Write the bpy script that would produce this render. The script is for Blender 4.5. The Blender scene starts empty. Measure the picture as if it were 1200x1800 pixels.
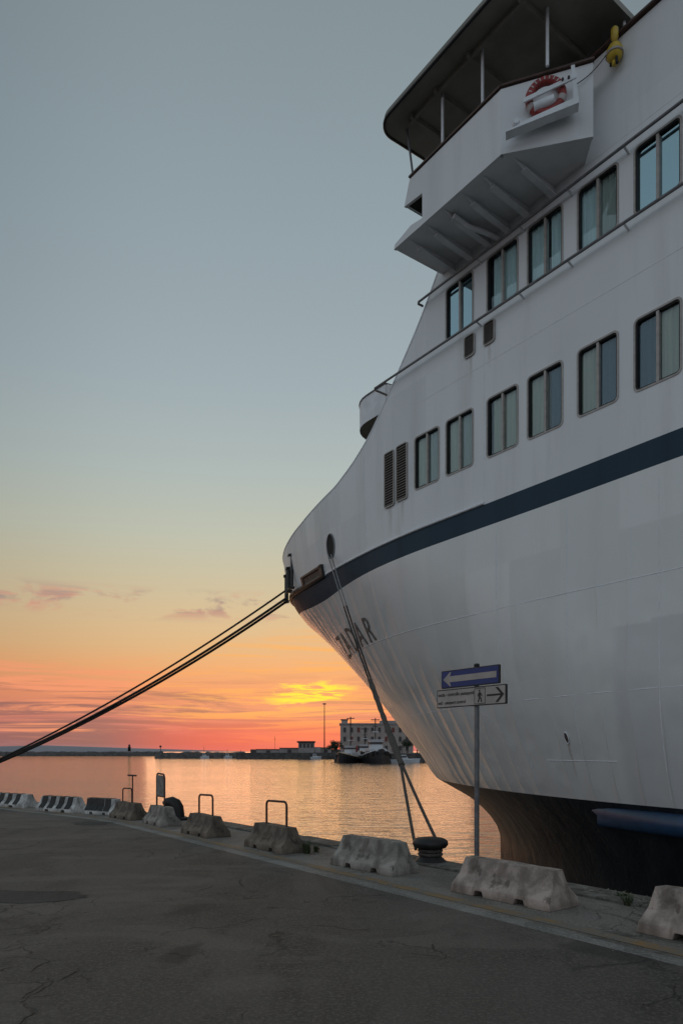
import bpy, bmesh, math, random
import numpy as np
from mathutils import Vector, Matrix

random.seed(7)
C = bpy.context.scene.collection
SC = bpy.context.scene

def lin(r, g, b, k=1.0):
    def f(c):
        c /= 255.0
        return (c / 12.92 if c <= 0.04045 else ((c + 0.055) / 1.055) ** 2.4) * k
    return (f(r), f(g), f(b), 1.0)

# ------------------------------------------------------------------ camera
cam_d = bpy.data.cameras.new('camera')
cam = bpy.data.objects.new('camera', cam_d)
C.objects.link(cam)
cam.location = (0, 0, 1.6)
cam.rotation_euler = (math.radians(90), 0, 0)
cam_d.sensor_fit = 'HORIZONTAL'
cam_d.sensor_width = 36
cam_d.lens = 37.5
cam_d.shift_y = 0.351
cam_d.clip_start = 0.05
cam_d.clip_end = 20000
SC.camera = cam

# ------------------------------------------------------------------ exposure
SC.view_settings.view_transform = 'Standard'
SC.view_settings.look = 'None'
SC.view_settings.exposure = 0
SC.view_settings.gamma = 1
SC.view_settings.use_curve_mapping = False

# ------------------------------------------------------------------ node helper
class NT:
    def __init__(self, tree):
        self.t = tree; self.n = tree.nodes; self.l = tree.links
    def new(self, typ, **kw):
        nd = self.n.new(typ)
        for k, v in kw.items(): setattr(nd, k, v)
        return nd
    def link(self, a, b): self.l.new(a, b)
    def _in(self, sock, v):
        if v is None: return
        if hasattr(v, 'links') or isinstance(v, bpy.types.NodeSocket): self.l.new(v, sock)
        else: sock.default_value = v
    def math(self, op, a, b=None, c=None, clamp=False):
        nd = self.new('ShaderNodeMath', operation=op, use_clamp=clamp)
        self._in(nd.inputs[0], a); self._in(nd.inputs[1], b)
        if c is not None: self._in(nd.inputs[2], c)
        return nd.outputs[0]
    def mix(self, fac, a, b, blend='MIX'):
        nd = self.new('ShaderNodeMix', data_type='RGBA', blend_type=blend)
        nd.clamp_factor = True
        self._in(nd.inputs[0], fac); self._in(nd.inputs[6], a); self._in(nd.inputs[7], b)
        return nd.outputs[2]
    def ramp(self, fac, stops, interp='LINEAR'):
        nd = self.new('ShaderNodeValToRGB')
        cr = nd.color_ramp; cr.interpolation = interp
        while len(cr.elements) < len(stops): cr.elements.new(0.5)
        for e, (p, c) in zip(cr.elements, stops):
            e.position = p
            e.color = c if len(c) == 4 else (*c, 1)
        self._in(nd.inputs[0], fac)
        return nd.outputs[0]
    def step(self, v, a, b):
        nd = self.new('ShaderNodeMapRange', interpolation_type='SMOOTHSTEP')
        self._in(nd.inputs[0], v); nd.inputs[1].default_value = a; nd.inputs[2].default_value = b
        return nd.outputs[0]
    def noise(self, vec, scale, detail=4, rough=0.55, dist=0.0, sc3=None):
        if sc3 is not None:
            m = self.new('ShaderNodeMapping'); self.l.new(vec, m.inputs[0]); m.inputs[3].default_value = sc3
            vec = m.outputs[0]
        nd = self.new('ShaderNodeTexNoise')
        self.l.new(vec, nd.inputs['Vector'])
        nd.inputs['Scale'].default_value = scale; nd.inputs['Detail'].default_value = detail
        nd.inputs['Roughness'].default_value = rough; nd.inputs['Distortion'].default_value = dist
        return nd.outputs[0]

# ------------------------------------------------------------------ world: dusk sky
SUN_AZ = math.radians(-2.6)      # measured from +Y, towards +X
SUN_EL = math.radians(3.5)
sdir = Vector((math.sin(SUN_AZ) * math.cos(SUN_EL), math.cos(SUN_AZ) * math.cos(SUN_EL), math.sin(SUN_EL)))
W = bpy.data.worlds.new('World'); SC.world = W; W.use_nodes = True
W.node_tree.nodes.clear()
w = NT(W.node_tree)
tc_ = w.new('ShaderNodeTexCoord')
D = tc_.outputs['Generated']
sep = w.new('ShaderNodeSeparateXYZ'); w.link(D, sep.inputs[0])
dx, dy, dz = sep.outputs
el = w.math('MAXIMUM', dz, 0.0)
west = w.ramp(el, [(0.0, lin(150, 118, 124)), (0.014, lin(176, 120, 122)), (0.045, lin(214, 128, 112)), (0.08, lin(232, 146, 106)),
                   (0.115, lin(230, 168, 116)), (0.14, lin(220, 178, 130)), (0.17, lin(214, 184, 142)), (0.225, lin(200, 188, 158)), (0.285, lin(187, 190, 174)),
                   (0.36, lin(172, 183, 181)), (0.45, lin(158, 172, 178)), (0.6, lin(143, 158, 166)), (0.74, lin(130, 144, 150)), (1.0, lin(120, 134, 143))])
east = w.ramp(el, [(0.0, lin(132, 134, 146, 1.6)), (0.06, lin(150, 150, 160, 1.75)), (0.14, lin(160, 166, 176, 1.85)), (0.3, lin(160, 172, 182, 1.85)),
                   (0.6, lin(146, 160, 169, 1.4)), (1.0, lin(120, 134, 143))])  # unseen sky behind the camera, brightened to light the ship's side
hl = w.math('MAXIMUM', w.math('SQRT', w.math('ADD', w.math('MULTIPLY', dx, dx), w.math('MULTIPLY', dy, dy))), 0.001)
ca = w.math('DIVIDE', w.math('ADD', w.math('MULTIPLY', dx, math.sin(SUN_AZ)), w.math('MULTIPLY', dy, math.cos(SUN_AZ))), hl)
faz = w.step(ca, -0.25, 0.97)
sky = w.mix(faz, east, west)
# brighter column of sky above the sun
col = w.step(ca, 0.89, 1.0)
sky = w.mix(col, sky, w.mix(1.0, sky, (1.27, 1.26, 1.24, 1), 'MULTIPLY'))
near = w.step(ca, 0.5, 0.95)
# streaky low clouds
st1 = w.noise(D, 1.0, 7, 0.64, 0.9, (4.2, 4.2, 78))
st2 = w.noise(D, 1.0, 6, 0.62, 1.0, (2.8, 2.8, 46))
st3 = w.noise(D, 1.0, 6, 0.62, 0.5, (9.0, 9.0, 24))
band = w.math('MULTIPLY', w.step(el, 0.012, 0.03), w.math('SUBTRACT', 1.0, w.step(el, 0.085, 0.14)))
bandl = w.math('MULTIPLY', w.step(el, 0.0, 0.012), w.math('SUBTRACT', 1.0, w.step(el, 0.06, 0.12)))
mauve = w.math('MULTIPLY', w.math('MULTIPLY', w.step(st2, 0.42, 0.56), bandl), 0.85)
sky = w.mix(mauve, sky, lin(158, 108, 106))
lit = w.math('MULTIPLY', w.math('MULTIPLY', w.step(st1, 0.49, 0.62), band), near)
sky = w.mix(w.math('MULTIPLY', lit, 0.85), sky, lin(255, 158, 116, 1.12))
dys = w.math('MAXIMUM', dy, 0.05)
uu = w.math('ADD', w.math('DIVIDE', dx, dys), 0.043); vv = w.math('DIVIDE', dz, dys)
wrp = w.math('MULTIPLY', w.math('SUBTRACT', st3, 0.5), 0.075)
def ell(cv, au, av):
    a = w.math('DIVIDE', uu, au); b = w.math('DIVIDE', w.math('ADD', w.math('SUBTRACT', vv, cv), w.math('ADD', wrp, w.math('MULTIPLY', uu, -0.10))), av)
    return w.math('ADD', w.math('MULTIPLY', a, a), w.math('MULTIPLY', b, b))
glow = w.math('SUBTRACT', 1.0, w.step(ell(0.085, 0.30, 0.11), 0.0, 1.0))
sky = w.mix(w.math('MULTIPLY', glow, 0.20), sky, lin(255, 168, 108, 1.1))
sky = w.mix(w.math('MULTIPLY', w.math('MULTIPLY', glow, w.step(st1, 0.47, 0.60)), 0.75), sky, lin(255, 178, 92, 1.15))
st4 = w.noise(D, 1.0, 5, 0.65, 1.4, (14, 14, 130))
yel = w.math('MULTIPLY', w.math('SUBTRACT', 1.0, w.step(ell(0.083, 0.062, 0.013), 0.2, 1.5)), w.step(st4, 0.42, 0.54))
sky = w.mix(w.math('MULTIPLY', yel, 0.95), sky, lin(255, 228, 62, 1.25))
redg = w.new('ShaderNodeVectorMath', operation='DOT_PRODUCT'); w.link(D, redg.inputs[0])
redg.inputs[1].default_value = Vector((-0.075, 1, 0.012)).normalized()
sky = w.mix(w.math('MULTIPLY', w.math('MULTIPLY', w.step(redg.outputs['Value'], 0.965, 1.0), w.math('SUBTRACT', 1.0, w.step(el, 0.02, 0.06))), 0.75), sky, lin(252, 96, 92, 1.05))
# small darker clouds higher up, left of the bow
hi = w.math('MULTIPLY', w.step(el, 0.172, 0.192), w.math('SUBTRACT', 1.0, w.step(el, 0.200, 0.222)))
cl = w.math('MULTIPLY', w.math('MULTIPLY', w.step(st3, 0.48, 0.60), hi), near)
sky = w.mix(w.math('MULTIPLY', cl, 0.85), sky, w.mix(w.step(st1, 0.4, 0.62), lin(172, 150, 144), lin(232, 160, 138)))
nish = w.new('ShaderNodeTexSky', sky_type='NISHITA')
nish.sun_disc = False; nish.sun_elevation = SUN_EL; nish.sun_rotation = SUN_AZ
nish.altitude = 0; nish.air_density = 1.0; nish.dust_density = 1.5; nish.ozone_density = 1.5
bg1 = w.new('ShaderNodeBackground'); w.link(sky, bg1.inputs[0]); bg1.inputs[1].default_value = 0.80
bg2 = w.new('ShaderNodeBackground'); w.link(nish.outputs[0], bg2.inputs[0]); bg2.inputs[1].default_value = 0.004
ad = w.new('ShaderNodeAddShader'); w.link(bg1.outputs[0], ad.inputs[0]); w.link(bg2.outputs[0], ad.inputs[1])
wo = w.new('ShaderNodeOutputWorld'); w.link(ad.outputs[0], wo.inputs[0])

sun_d = bpy.data.lights.new('sun', 'SUN'); sun = bpy.data.objects.new('sun', sun_d); C.objects.link(sun)
sun_d.energy = 0.16; sun_d.angle = math.radians(26); sun_d.color = (1.0, 0.55, 0.28)
sun.rotation_euler = (-sdir).to_track_quat('-Z', 'Y').to_euler()

# ------------------------------------------------------------------ materials
def base_mat(name, rough=0.6, metal=0.0):
    m = bpy.data.materials.new(name); m.use_nodes = True
    m.node_tree.nodes.clear()
    t = NT(m.node_tree)
    p = t.new('ShaderNodeBsdfPrincipled'); o = t.new('ShaderNodeOutputMaterial')
    t.link(p.outputs[0], o.inputs[0])
    p.inputs['Roughness'].default_value = rough; p.inputs['Metallic'].default_value = metal
    c = t.new('ShaderNodeTexCoord').outputs['Object']
    return m, t, p, c

def bump(t, p, h, dist, strength=1.0):
    b = t.new('ShaderNodeBump'); t.link(h, b.inputs['Height'])
    b.inputs['Distance'].default_value = dist; b.inputs['Strength'].default_value = strength
    t.link(b.outputs[0], p.inputs['Normal'])
    return b

def plain(name, col, rough=0.6, metal=0.0, var=0.25, scale=6.0, bmp=0.0):
    m, t, p, c = base_mat(name, rough, metal)
    n = t.noise(c, scale, 5, 0.6)
    a = (col[0] * (1 - var), col[1] * (1 - var), col[2] * (1 - var), 1)
    b = (min(1, col[0] * (1 + var)), min(1, col[1] * (1 + var)), min(1, col[2] * (1 + var)), 1)
    t._in(p.inputs['Base Color'], t.mix(t.step(n, 0.3, 0.7), a, b))
    if bmp: bump(t, p, n, bmp)
    return m

def ship_paint(name, hull=False, col=(0.77, 0.785, 0.79), rough=0.42, spec=0.45):
    m, t, p, c = base_mat(name, rough)
    p.inputs['Specular IOR Level'].default_value = spec
    sepn = t.new('ShaderNodeSeparateXYZ'); t.link(c, sepn.inputs[0])
    n1 = t.noise(c, 1.0, 5, 0.6, 0.0, (1.6, 1.6, 0.16))      # long vertical streaks
    n2 = t.noise(c, 1.0, 3, 0.5, 0.3, (0.45, 0.45, 0.35))
    n3 = t.noise(c, 14.0, 4, 0.6)
    col = (*col, 1)
    dk = (col[0] * 0.80, col[1] * 0.79, col[2] * 0.76, 1)
    base = t.mix(t.math('MULTIPLY', t.step(n1, 0.45, 0.75), 0.35 if hull else 0.8), col, dk)
    base = t.mix(t.math('MULTIPLY', t.step(n2, 0.5, 0.75), 0.25), base, (col[0] * 0.8, col[1] * 0.8, col[2] * 0.82, 1))
    base = t.mix(t.math('MULTIPLY', t.step(n3, 0.62, 0.75), 0.18), base, (col[0] * 0.6, col[1] * 0.55, col[2] * 0.48, 1))
    # each plate between two frames weathers a little differently
    pn = t.new('ShaderNodeTexWhiteNoise', noise_dimensions='2D')
    cv = t.new('ShaderNodeCombineXYZ'); t.link(t.math('FLOOR', t.math('MULTIPLY', sepn.outputs[0], 1 / 1.22)), cv.inputs[0]); t.link(t.math('FLOOR', t.math('MULTIPLY', sepn.outputs[2], 0.42)), cv.inputs[1])
    t.link(cv.outputs[0], pn.inputs['Vector'])
    base = t.mix(t.math('MULTIPLY', pn.outputs['Value'], 0.55 if hull else 0.35), base, (col[0] * 0.80, col[1] * 0.815, col[2] * 0.81, 1))
    if hull:
        # repainted lower area aft, with a ragged stepped upper edge
        edge = t.math('ADD', sepn.outputs[2], t.math('MULTIPLY', t.math('FLOOR', t.math('MULTIPLY', sepn.outputs[0], 0.55)), 0.05))
        edge = t.math('ADD', edge, t.math('MULTIPLY', n3, 0.08))
        lowz = t.math('SUBTRACT', 1.0, t.step(edge, 5.36, 5.42))
        aft = t.math('SUBTRACT', 1.0, t.step(sepn.outputs[0], -4.9, -4.6))
        base = t.mix(t.math('MULTIPLY', t.math('MULTIPLY', lowz, aft), 0.8), base, (0.60, 0.605, 0.60, 1))
        # rust weeps under fairleads and along seams
        r1 = t.noise(c, 1.0, 4, 0.6, 0.0, (2.6, 2.6, 0.12))
        base = t.mix(t.math('MULTIPLY', t.step(r1, 0.66, 0.80), 0.22), base, (0.30, 0.20, 0.12, 1))
    for sx, sz, ln_, wd, k in (((8.52 - 12, 1.76 + 1.75, 1.0, 0.05, 0.5),) if hull else ((16.35 - 12, 7.0 + 1.75, 0.5, 0.14, 0.35), (13.3 - 12, 7.5 + 1.75, 0.9, 0.12, 0.3), (12.83 - 12, 7.5 + 1.75, 0.7, 0.12, 0.3), (10.6 - 12, 9.95 + 1.75, 0.7, 0.07, 0.35), (10.08 - 12, 9.97 + 1.75, 0.6, 0.07, 0.35))):
        gx = t.math('SUBTRACT', 1.0, t.step(t.math('ABSOLUTE', t.math('ADD', t.math('SUBTRACT', sepn.outputs[0], sx), t.math('MULTIPLY', t.math('SUBTRACT', n3, 0.5), 0.1))), 0.0, wd))
        gz = t.math('MULTIPLY', t.step(sepn.outputs[2], sz - ln_, sz), t.math('SUBTRACT', 1.0, t.step(sepn.outputs[2], sz, sz + 0.03)))
        base = t.mix(t.math('MULTIPLY', t.math('MULTIPLY', gx, gz), k), base, (0.25, 0.18, 0.12, 1))
    t._in(p.inputs['Base Color'], base)
    # plating pulled in between the frames
    # plating drawn in between the frames, sharp over each frame
    wob = t.noise(c, 1.0, 2, 0.5, 0.0, (0.25, 0.25, 0.30))
    ph = t.math('ADD', t.math('MULTIPLY', sepn.outputs[0], math.pi / 0.61), t.math('MULTIPLY', wob, 1.6))
    fr = t.math('POWER', t.math('ABSOLUTE', t.math('SINE', ph)), 0.55)
    amp = t.step(t.noise(c, 1.0, 3, 0.55, 0.0, (0.45, 0.45, 0.35)), 0.36, 0.66)
    if hull:
        lowb = t.math('SUBTRACT', 1.0, t.step(sepn.outputs[2], 4.6, 7.2))
        bow = t.step(sepn.outputs[0], -1.5, 3.5)
        amp = t.math('MULTIPLY', amp, t.math('ADD', 0.25, t.math('ADD', t.math('MULTIPLY', lowb, 0.75), t.math('MULTIPLY', bow, 0.55))))
    stk = t.noise(c, 1.0, 3, 0.5, 0.0, (0.9, 0.9, 0.16))
    h = t.math('ADD', t.math('MULTIPLY', t.math('MULTIPLY', fr, amp), -0.72 if hull else -0.07), t.math('MULTIPLY', stk, 0.55 if hull else 0.25))
    h = t.math('ADD', h, t.math('MULTIPLY', n3, 0.02))
    bump(t, p, h, 0.06 if hull else 0.025)
    t._in(p.inputs['Roughness'], t.math('ADD', t.math('ADD', rough - 0.10, t.math('MULTIPLY', pn.outputs['Value'], 0.12)), t.math('MULTIPLY', n1, 0.14)))
    return m

M = {}
M['paint'] = ship_paint('superstructure_white_paint', False)
M['hull'] = ship_paint('hull_white_paint', True, (0.78, 0.785, 0.765), 0.27)
M['stripe'] = ship_paint('navy_stripe_paint', False, (0.030, 0.056, 0.080), 0.5, 0.12)
M['white'] = plain('white_painted_steel', (0.74, 0.76, 0.78), 0.45, var=0.08, scale=3)
def dark_hull():
    m, t, p, c = base_mat('dark_bottom_paint', 0.45); p.inputs['Specular IOR Level'].default_value = 0.35
    n1 = t.noise(c, 1.0, 6, 0.65, 0.2, (1.2, 1.2, 0.5)); n2 = t.noise(c, 9.0, 5, 0.6)
    b = t.mix(t.step(n1, 0.4, 0.7), (0.006, 0.010, 0.015, 1), (0.015, 0.021, 0.026, 1))
    b = t.mix(t.math('MULTIPLY', t.step(n2, 0.55, 0.75), 0.5), b, (0.028, 0.034, 0.033, 1))
    t._in(p.inputs['Base Color'], b)
    bump(t, p, t.math('ADD', n1, t.math('MULTIPLY', n2, 0.1)), 0.05)
    return m
M['bottom'] = dark_hull()
M['blue'] = plain('blue_fender_paint', (0.016, 0.048, 0.105), 0.38, var=0.25, scale=2)
M['dark'] = plain('dark_steel', (0.018, 0.017, 0.016), 0.5, var=0.3, scale=8)
M['black'] = plain('black_recess', (0.006, 0.006, 0.006), 0.8, var=0.2)
M['rail'] = plain('grey_pipe_paint', (0.16, 0.165, 0.175), 0.45, var=0.2)
M['frame'] = plain('grey_beige_window_metal', (0.37, 0.34, 0.31), 0.45, 0.1, 0.15, 8)
M['gasket'] = plain('black_window_gasket', (0.008, 0.008, 0.009), 0.6)
M['louvre'] = plain('brown_grey_louvre', (0.24, 0.20, 0.17), 0.6, var=0.15)
M['wood'] = plain('brown_handrail', (0.075, 0.035, 0.025), 0.5, var=0.3, scale=10)
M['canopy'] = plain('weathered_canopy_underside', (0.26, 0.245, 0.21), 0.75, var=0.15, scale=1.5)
M['rustframe'] = plain('rusty_fairlead_steel', (0.075, 0.055, 0.045), 0.65, var=0.4, scale=12, bmp=0.01)
M['name'] = plain('dark_name_lettering', (0.12, 0.12, 0.118), 0.5, var=0.3, scale=5)
M['seam'] = plain('weld_seam_paint', (0.74, 0.76, 0.78), 0.5, var=0.1)

def glass(name, tint, refl=0.0, gcol=(0.80, 0.90, 0.95)):
    m = bpy.data.materials.new(name); m.use_nodes = True; m.node_tree.nodes.clear()
    t = NT(m.node_tree)
    tr = t.new('ShaderNodeBsdfTransparent'); tr.inputs[0].default_value = (*tint, 1)
    gl = t.new('ShaderNodeBsdfGlossy'); gl.inputs['Roughness'].default_value = 0.02; gl.inputs[0].default_value = (*gcol, 1)
    fr = t.new('ShaderNodeFresnel')
    ge = t.new('ShaderNodeNewGeometry')
    t.link(t.math('ADD', 1.5, t.math('MULTIPLY', ge.outputs['Backfacing'], 1 / 1.5 - 1.5)), fr.inputs[0])
    f = t.math('ADD', t.math('MULTIPLY', fr.outputs[0], 1.3), refl, clamp=True)
    c = t.new('ShaderNodeTexCoord').outputs['Object']
    n = t.noise(c, 1.2, 2, 0.5)
    b = t.new('ShaderNodeBump'); t.link(n, b.inputs['Height']); b.inputs['Distance'].default_value = 0.0015
    t.link(b.outputs[0], gl.inputs['Normal'])
    mx = t.new('ShaderNodeMixShader'); t.link(f, mx.inputs[0]); t.link(tr.outputs[0], mx.inputs[1]); t.link(gl.outputs[0], mx.inputs[2])
    o = t.new('ShaderNodeOutputMaterial'); t.link(mx.outputs[0], o.inputs[0])
    return m
M['glass'] = glass('window_glass', (0.93, 0.97, 0.97))
M['glass_coat'] = glass('coated_blue_window_glass', (0.40, 0.60, 0.64), 0.40, (0.66, 0.86, 0.92))
def curtain_mat(name, col):
    m, t, p, c = base_mat(name, 0.85)
    n = t.noise(c, 1.0, 3, 0.5, 0, (9, 9, 0.8))
    t._in(p.inputs['Base Color'], t.mix(n, (*[x * 0.65 for x in col], 1), (*[min(1, x * 1.25) for x in col], 1)))
    return m
M['cur_teal'] = curtain_mat('pale_teal_curtain', (0.66, 0.80, 0.80))
M['cur_olive'] = curtain_mat('olive_beige_curtain', (0.47, 0.46, 0.36))
M['cur_navy'] = curtain_mat('dark_blue_curtain', (0.06, 0.11, 0.16))
M['cur_grey'] = curtain_mat('grey_green_curtain', (0.36, 0.39, 0.35))
M['cur_aqua'] = curtain_mat('aqua_blind', (0.46, 0.70, 0.74))

def asphalt(name, c1, c2, crack=True):
    m, t, p, c = base_mat(name, 0.85)
    n1 = t.noise(c, 0.35, 4, 0.6, 0.4); n2 = t.noise(c, 2.3, 5, 0.65); n3 = t.noise(c, 34, 4, 0.75); n4 = t.noise(c, 150, 2, 0.6)
    b = t.mix(t.step(n1, 0.3, 0.7), (*c1, 1), (*c2, 1))
    nl = t.noise(c, 1.0, 5, 0.65, 0.5, (0.9, 0.35, 1.0)); np_ = t.noise(c, 1.0, 5, 0.6, 1.2, (0.28, 0.7, 1))
    b = t.mix(t.math('MULTIPLY', t.step(nl, 0.46, 0.60), 0.7), b, (*[x * 0.6 for x in c1], 1))
    b = t.mix(t.math('MULTIPLY', t.step(np_, 0.50, 0.60), 0.55), b, (*[min(1, x * 1.35) for x in c2], 1))
    b = t.mix(t.math('MULTIPLY', t.step(n2, 0.52, 0.72), 0.55), b, (*[x * 0.62 for x in c1], 1))
    b = t.mix(t.math('MULTIPLY', t.step(n3, 0.46, 0.64), 0.55), b, (*[min(1, x * 1.7) for x in c2], 1))
    b = t.mix(t.math('MULTIPLY', t.step(n4, 0.50, 0.66), 0.55), b, (*[x * 0.4 for x in c1], 1))
    h = t.math('ADD', t.math('MULTIPLY', n3, 0.4), t.math('ADD', t.math('MULTIPLY', n4, 0.2), t.math('MULTIPLY', n2, 1.2)))
    if crack:
        wn = t.new('ShaderNodeTexNoise'); t.link(c, wn.inputs['Vector']); wn.inputs['Scale'].default_value = 1.4; wn.inputs['Detail'].default_value = 4
        vm = t.new('ShaderNodeVectorMath', operation='MULTIPLY_ADD'); t.link(wn.outputs['Color'], vm.inputs[0]); vm.inputs[1].default_value = (0.9, 0.9, 0); t.link(c, vm.inputs[2])
        vo = t.new('ShaderNodeTexVoronoi', feature='DISTANCE_TO_EDGE'); t.link(vm.outputs[0], vo.inputs['Vector']); vo.inputs['Scale'].default_value = 0.42
        cr = t.math('SUBTRACT', 1.0, t.step(vo.outputs[0], 0.0015, 0.007))
        cr = t.math('MULTIPLY', cr, t.step(t.noise(c, 0.6, 3), 0.50, 0.60))
        vo2 = t.new('ShaderNodeTexVoronoi', feature='DISTANCE_TO_EDGE'); t.link(vm.outputs[0], vo2.inputs['Vector']); vo2.inputs['Scale'].default_value = 2.6
        cr2 = t.math('MULTIPLY', t.math('SUBTRACT', 1.0, t.step(vo2.outputs[0], 0.004, 0.022)), t.step(t.noise(c, 0.5, 5, 0.65), 0.53, 0.58))
        crk = t.math('MAXIMUM', cr, cr2)
        b = t.mix(t.math('MULTIPLY', crk, 0.5), b, (*[x * 0.22 for x in c1], 1))
        h = t.math('SUBTRACT', h, t.math('MULTIPLY', crk, 1.5))
        # oil stains
        st = t.step(t.noise(c, 0.55, 4, 0.6, 0.8), 0.60, 0.68)
        b = t.mix(t.math('MULTIPLY', st, 0.6), b, (*[x * 0.4 for x in c1], 1))
    t._in(p.inputs['Base Color'], b)
    bump(t, p, h, 0.012)
    return m
M['asphalt'] = asphalt('worn_asphalt', (0.080, 0.067, 0.056), (0.122, 0.104, 0.088))
M['tar'] = asphalt('dark_tar_patch', (0.030, 0.028, 0.027), (0.050, 0.047, 0.044), False)
M['apron'] = asphalt('worn_quay_concrete', (0.165, 0.145, 0.125), (0.235, 0.21, 0.185), True)
M['kerbstrip'] = asphalt('pale_joint_strip', (0.19, 0.175, 0.16), (0.25, 0.235, 0.215), False)
def yellow_line():
    m, t, p, c = base_mat('worn_yellow_road_paint', 0.8)
    n = t.noise(c, 5.0, 6, 0.7); n2 = t.noise(c, 0.8, 3, 0.6)
    f = t.math('MULTIPLY', t.step(n, 0.38, 0.62), t.step(n2, 0.25, 0.6))
    t._in(p.inputs['Base Color'], t.mix(f, (0.17, 0.155, 0.135, 1), (0.28, 0.165, 0.06, 1)))
    return m
M['yellow'] = yellow_line()

def concrete(name, col, dirt=0.5, rot=0.0):
    m, t, p, c = base_mat(name, 0.88)
    n1 = t.noise(c, 3.0, 5, 0.65, 0.3); n2 = t.noise(c, 1.0, 4, 0.6, 0.0, (7, 7, 1.1)); n3 = t.noise(c, 40, 4, 0.7)
    b = t.mix(t.step(n1, 0.36, 0.64), (*[x * 0.58 for x in col], 1), (*[min(1, x * 1.28) for x in col], 1))
    n5 = t.noise(c, 1.0, 5, 0.7, 0.6, (5, 5, 3))
    b = t.mix(t.math('MULTIPLY', t.step(n5, 0.56, 0.64), 0.75), b, (col[0] * 0.30, col[1] * 0.28, col[2] * 0.26, 1))
    b = t.mix(t.math('MULTIPLY', t.step(n2, 0.45, 0.7), dirt), b, (col[0] * 0.34, col[1] * 0.31, col[2] * 0.27, 1))
    b = t.mix(t.math('MULTIPLY', t.step(n3, 0.60, 0.72), 0.6), b, (*[x * 0.35 for x in col], 1))
    sp = t.new('ShaderNodeSeparateXYZ'); t.link(c, sp.inputs[0])
    foot = t.math('SUBTRACT', 1.0, t.step(t.math('ADD', sp.outputs[2], t.math('MULTIPLY', n1, 0.12)), 0.07, 0.15))
    b = t.mix(t.math('MULTIPLY', foot, 0.4), b, (col[0] * 0.45, col[1] * 0.40, col[2] * 0.33, 1))   # splashed dirt
    t._in(p.inputs['Base Color'], b)
    bump(t, p, t.math('ADD', t.math('MULTIPLY', n3, 0.5), n1), 0.012)
    return m
M['conc_pink'] = concrete('pinkish_weathered_concrete', (0.37, 0.305, 0.265), 0.55)
M['conc_pale'] = concrete('pale_weathered_concrete', (0.29, 0.265, 0.235), 0.6)
M['conc_brown'] = concrete('brown_stained_concrete', (0.165, 0.135, 0.105), 0.5)
M['conc_white'] = concrete('whitewashed_concrete', (0.52, 0.51, 0.49), 0.35)
M['quaywall'] = concrete('quay_wall_concrete', (0.20, 0.19, 0.17), 0.7)
M['blackpaint'] = plain('worn_black_paint', (0.018, 0.017, 0.016), 0.7, var=0.5, scale=14)
M['iron'] = plain('black_cast_iron', (0.016, 0.014, 0.013), 0.55, var=0.4, scale=20, bmp=0.006)
M['worn_rope_groove'] = plain('rope_polished_iron', (0.16, 0.145, 0.125), 0.5, var=0.3, scale=20)
M['rust'] = plain('dark_rusty_tube', (0.06, 0.028, 0.020), 0.65, var=0.4, scale=18)
M['galv'] = plain('galvanised_post', (0.16, 0.165, 0.17), 0.45, 0.5, 0.2, 10)
M['signblue'] = plain('sign_blue_film', (0.010, 0.028, 0.16), 0.45, var=0.1)
M['signwhite'] = plain('sign_white_film', (0.40, 0.35, 0.32), 0.5, var=0.12, scale=4)
M['signblack'] = plain('sign_black_film', (0.008, 0.008, 0.008), 0.5)
M['notice'] = plain('faded_notice_print', (0.17, 0.18, 0.17), 0.5, var=0.45, scale=9)
M['red'] = plain('lifebuoy_red', (0.27, 0.03, 0.028), 0.5, var=0.15)
M['whitemark'] = plain('lifebuoy_white_band', (0.45, 0.40, 0.38), 0.5, var=0.1)
M['yellowfloat'] = plain('smoke_float_yellow', (0.52, 0.36, 0.035), 0.45, var=0.15)
M['rubber'] = plain('black_rubber', (0.012, 0.012, 0.012), 0.75, var=0.3, scale=12)
M['leaf'] = plain('dry_green_weed', (0.055, 0.075, 0.025), 0.7, var=0.5, scale=9)
M['treeleaf'] = plain('dark_tree_foliage', (0.035, 0.045, 0.022), 0.8, var=0.5, scale=2)
M['bark'] = plain('dark_bark', (0.05, 0.038, 0.028), 0.9)
M['cream'] = plain('cream_render', (0.36, 0.30, 0.27), 0.8, var=0.12, scale=0.5)
M['greywall'] = plain('grey_render', (0.30, 0.27, 0.26), 0.8, var=0.15, scale=0.6)
M['darkroof'] = plain('dark_roof', (0.035, 0.03, 0.03), 0.8)
M['shutter'] = plain('dark_window_shutter', (0.06, 0.05, 0.05), 0.6)
M['shutter_red'] = plain('red_brown_shutter', (0.16, 0.04, 0.03), 0.6)
M['tugblack'] = plain('tug_black_hull', (0.012, 0.012, 0.013), 0.5)
M['tugwhite'] = plain('tug_white_paint', (0.55, 0.56, 0.58), 0.5, var=0.1)
M['tugbuff'] = plain('tug_buff_paint', (0.52, 0.36, 0.20), 0.5)
M['tugred'] = plain('tug_red_paint', (0.30, 0.04, 0.03), 0.5)
M['rock'] = plain('dark_breakwater_stone', (0.085, 0.075, 0.07), 0.9, var=0.4, scale=0.6)
M['hill'] = plain('hazy_far_hill', (0.30, 0.28, 0.30), 0.95, var=0.05, scale=0.001)

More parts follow.
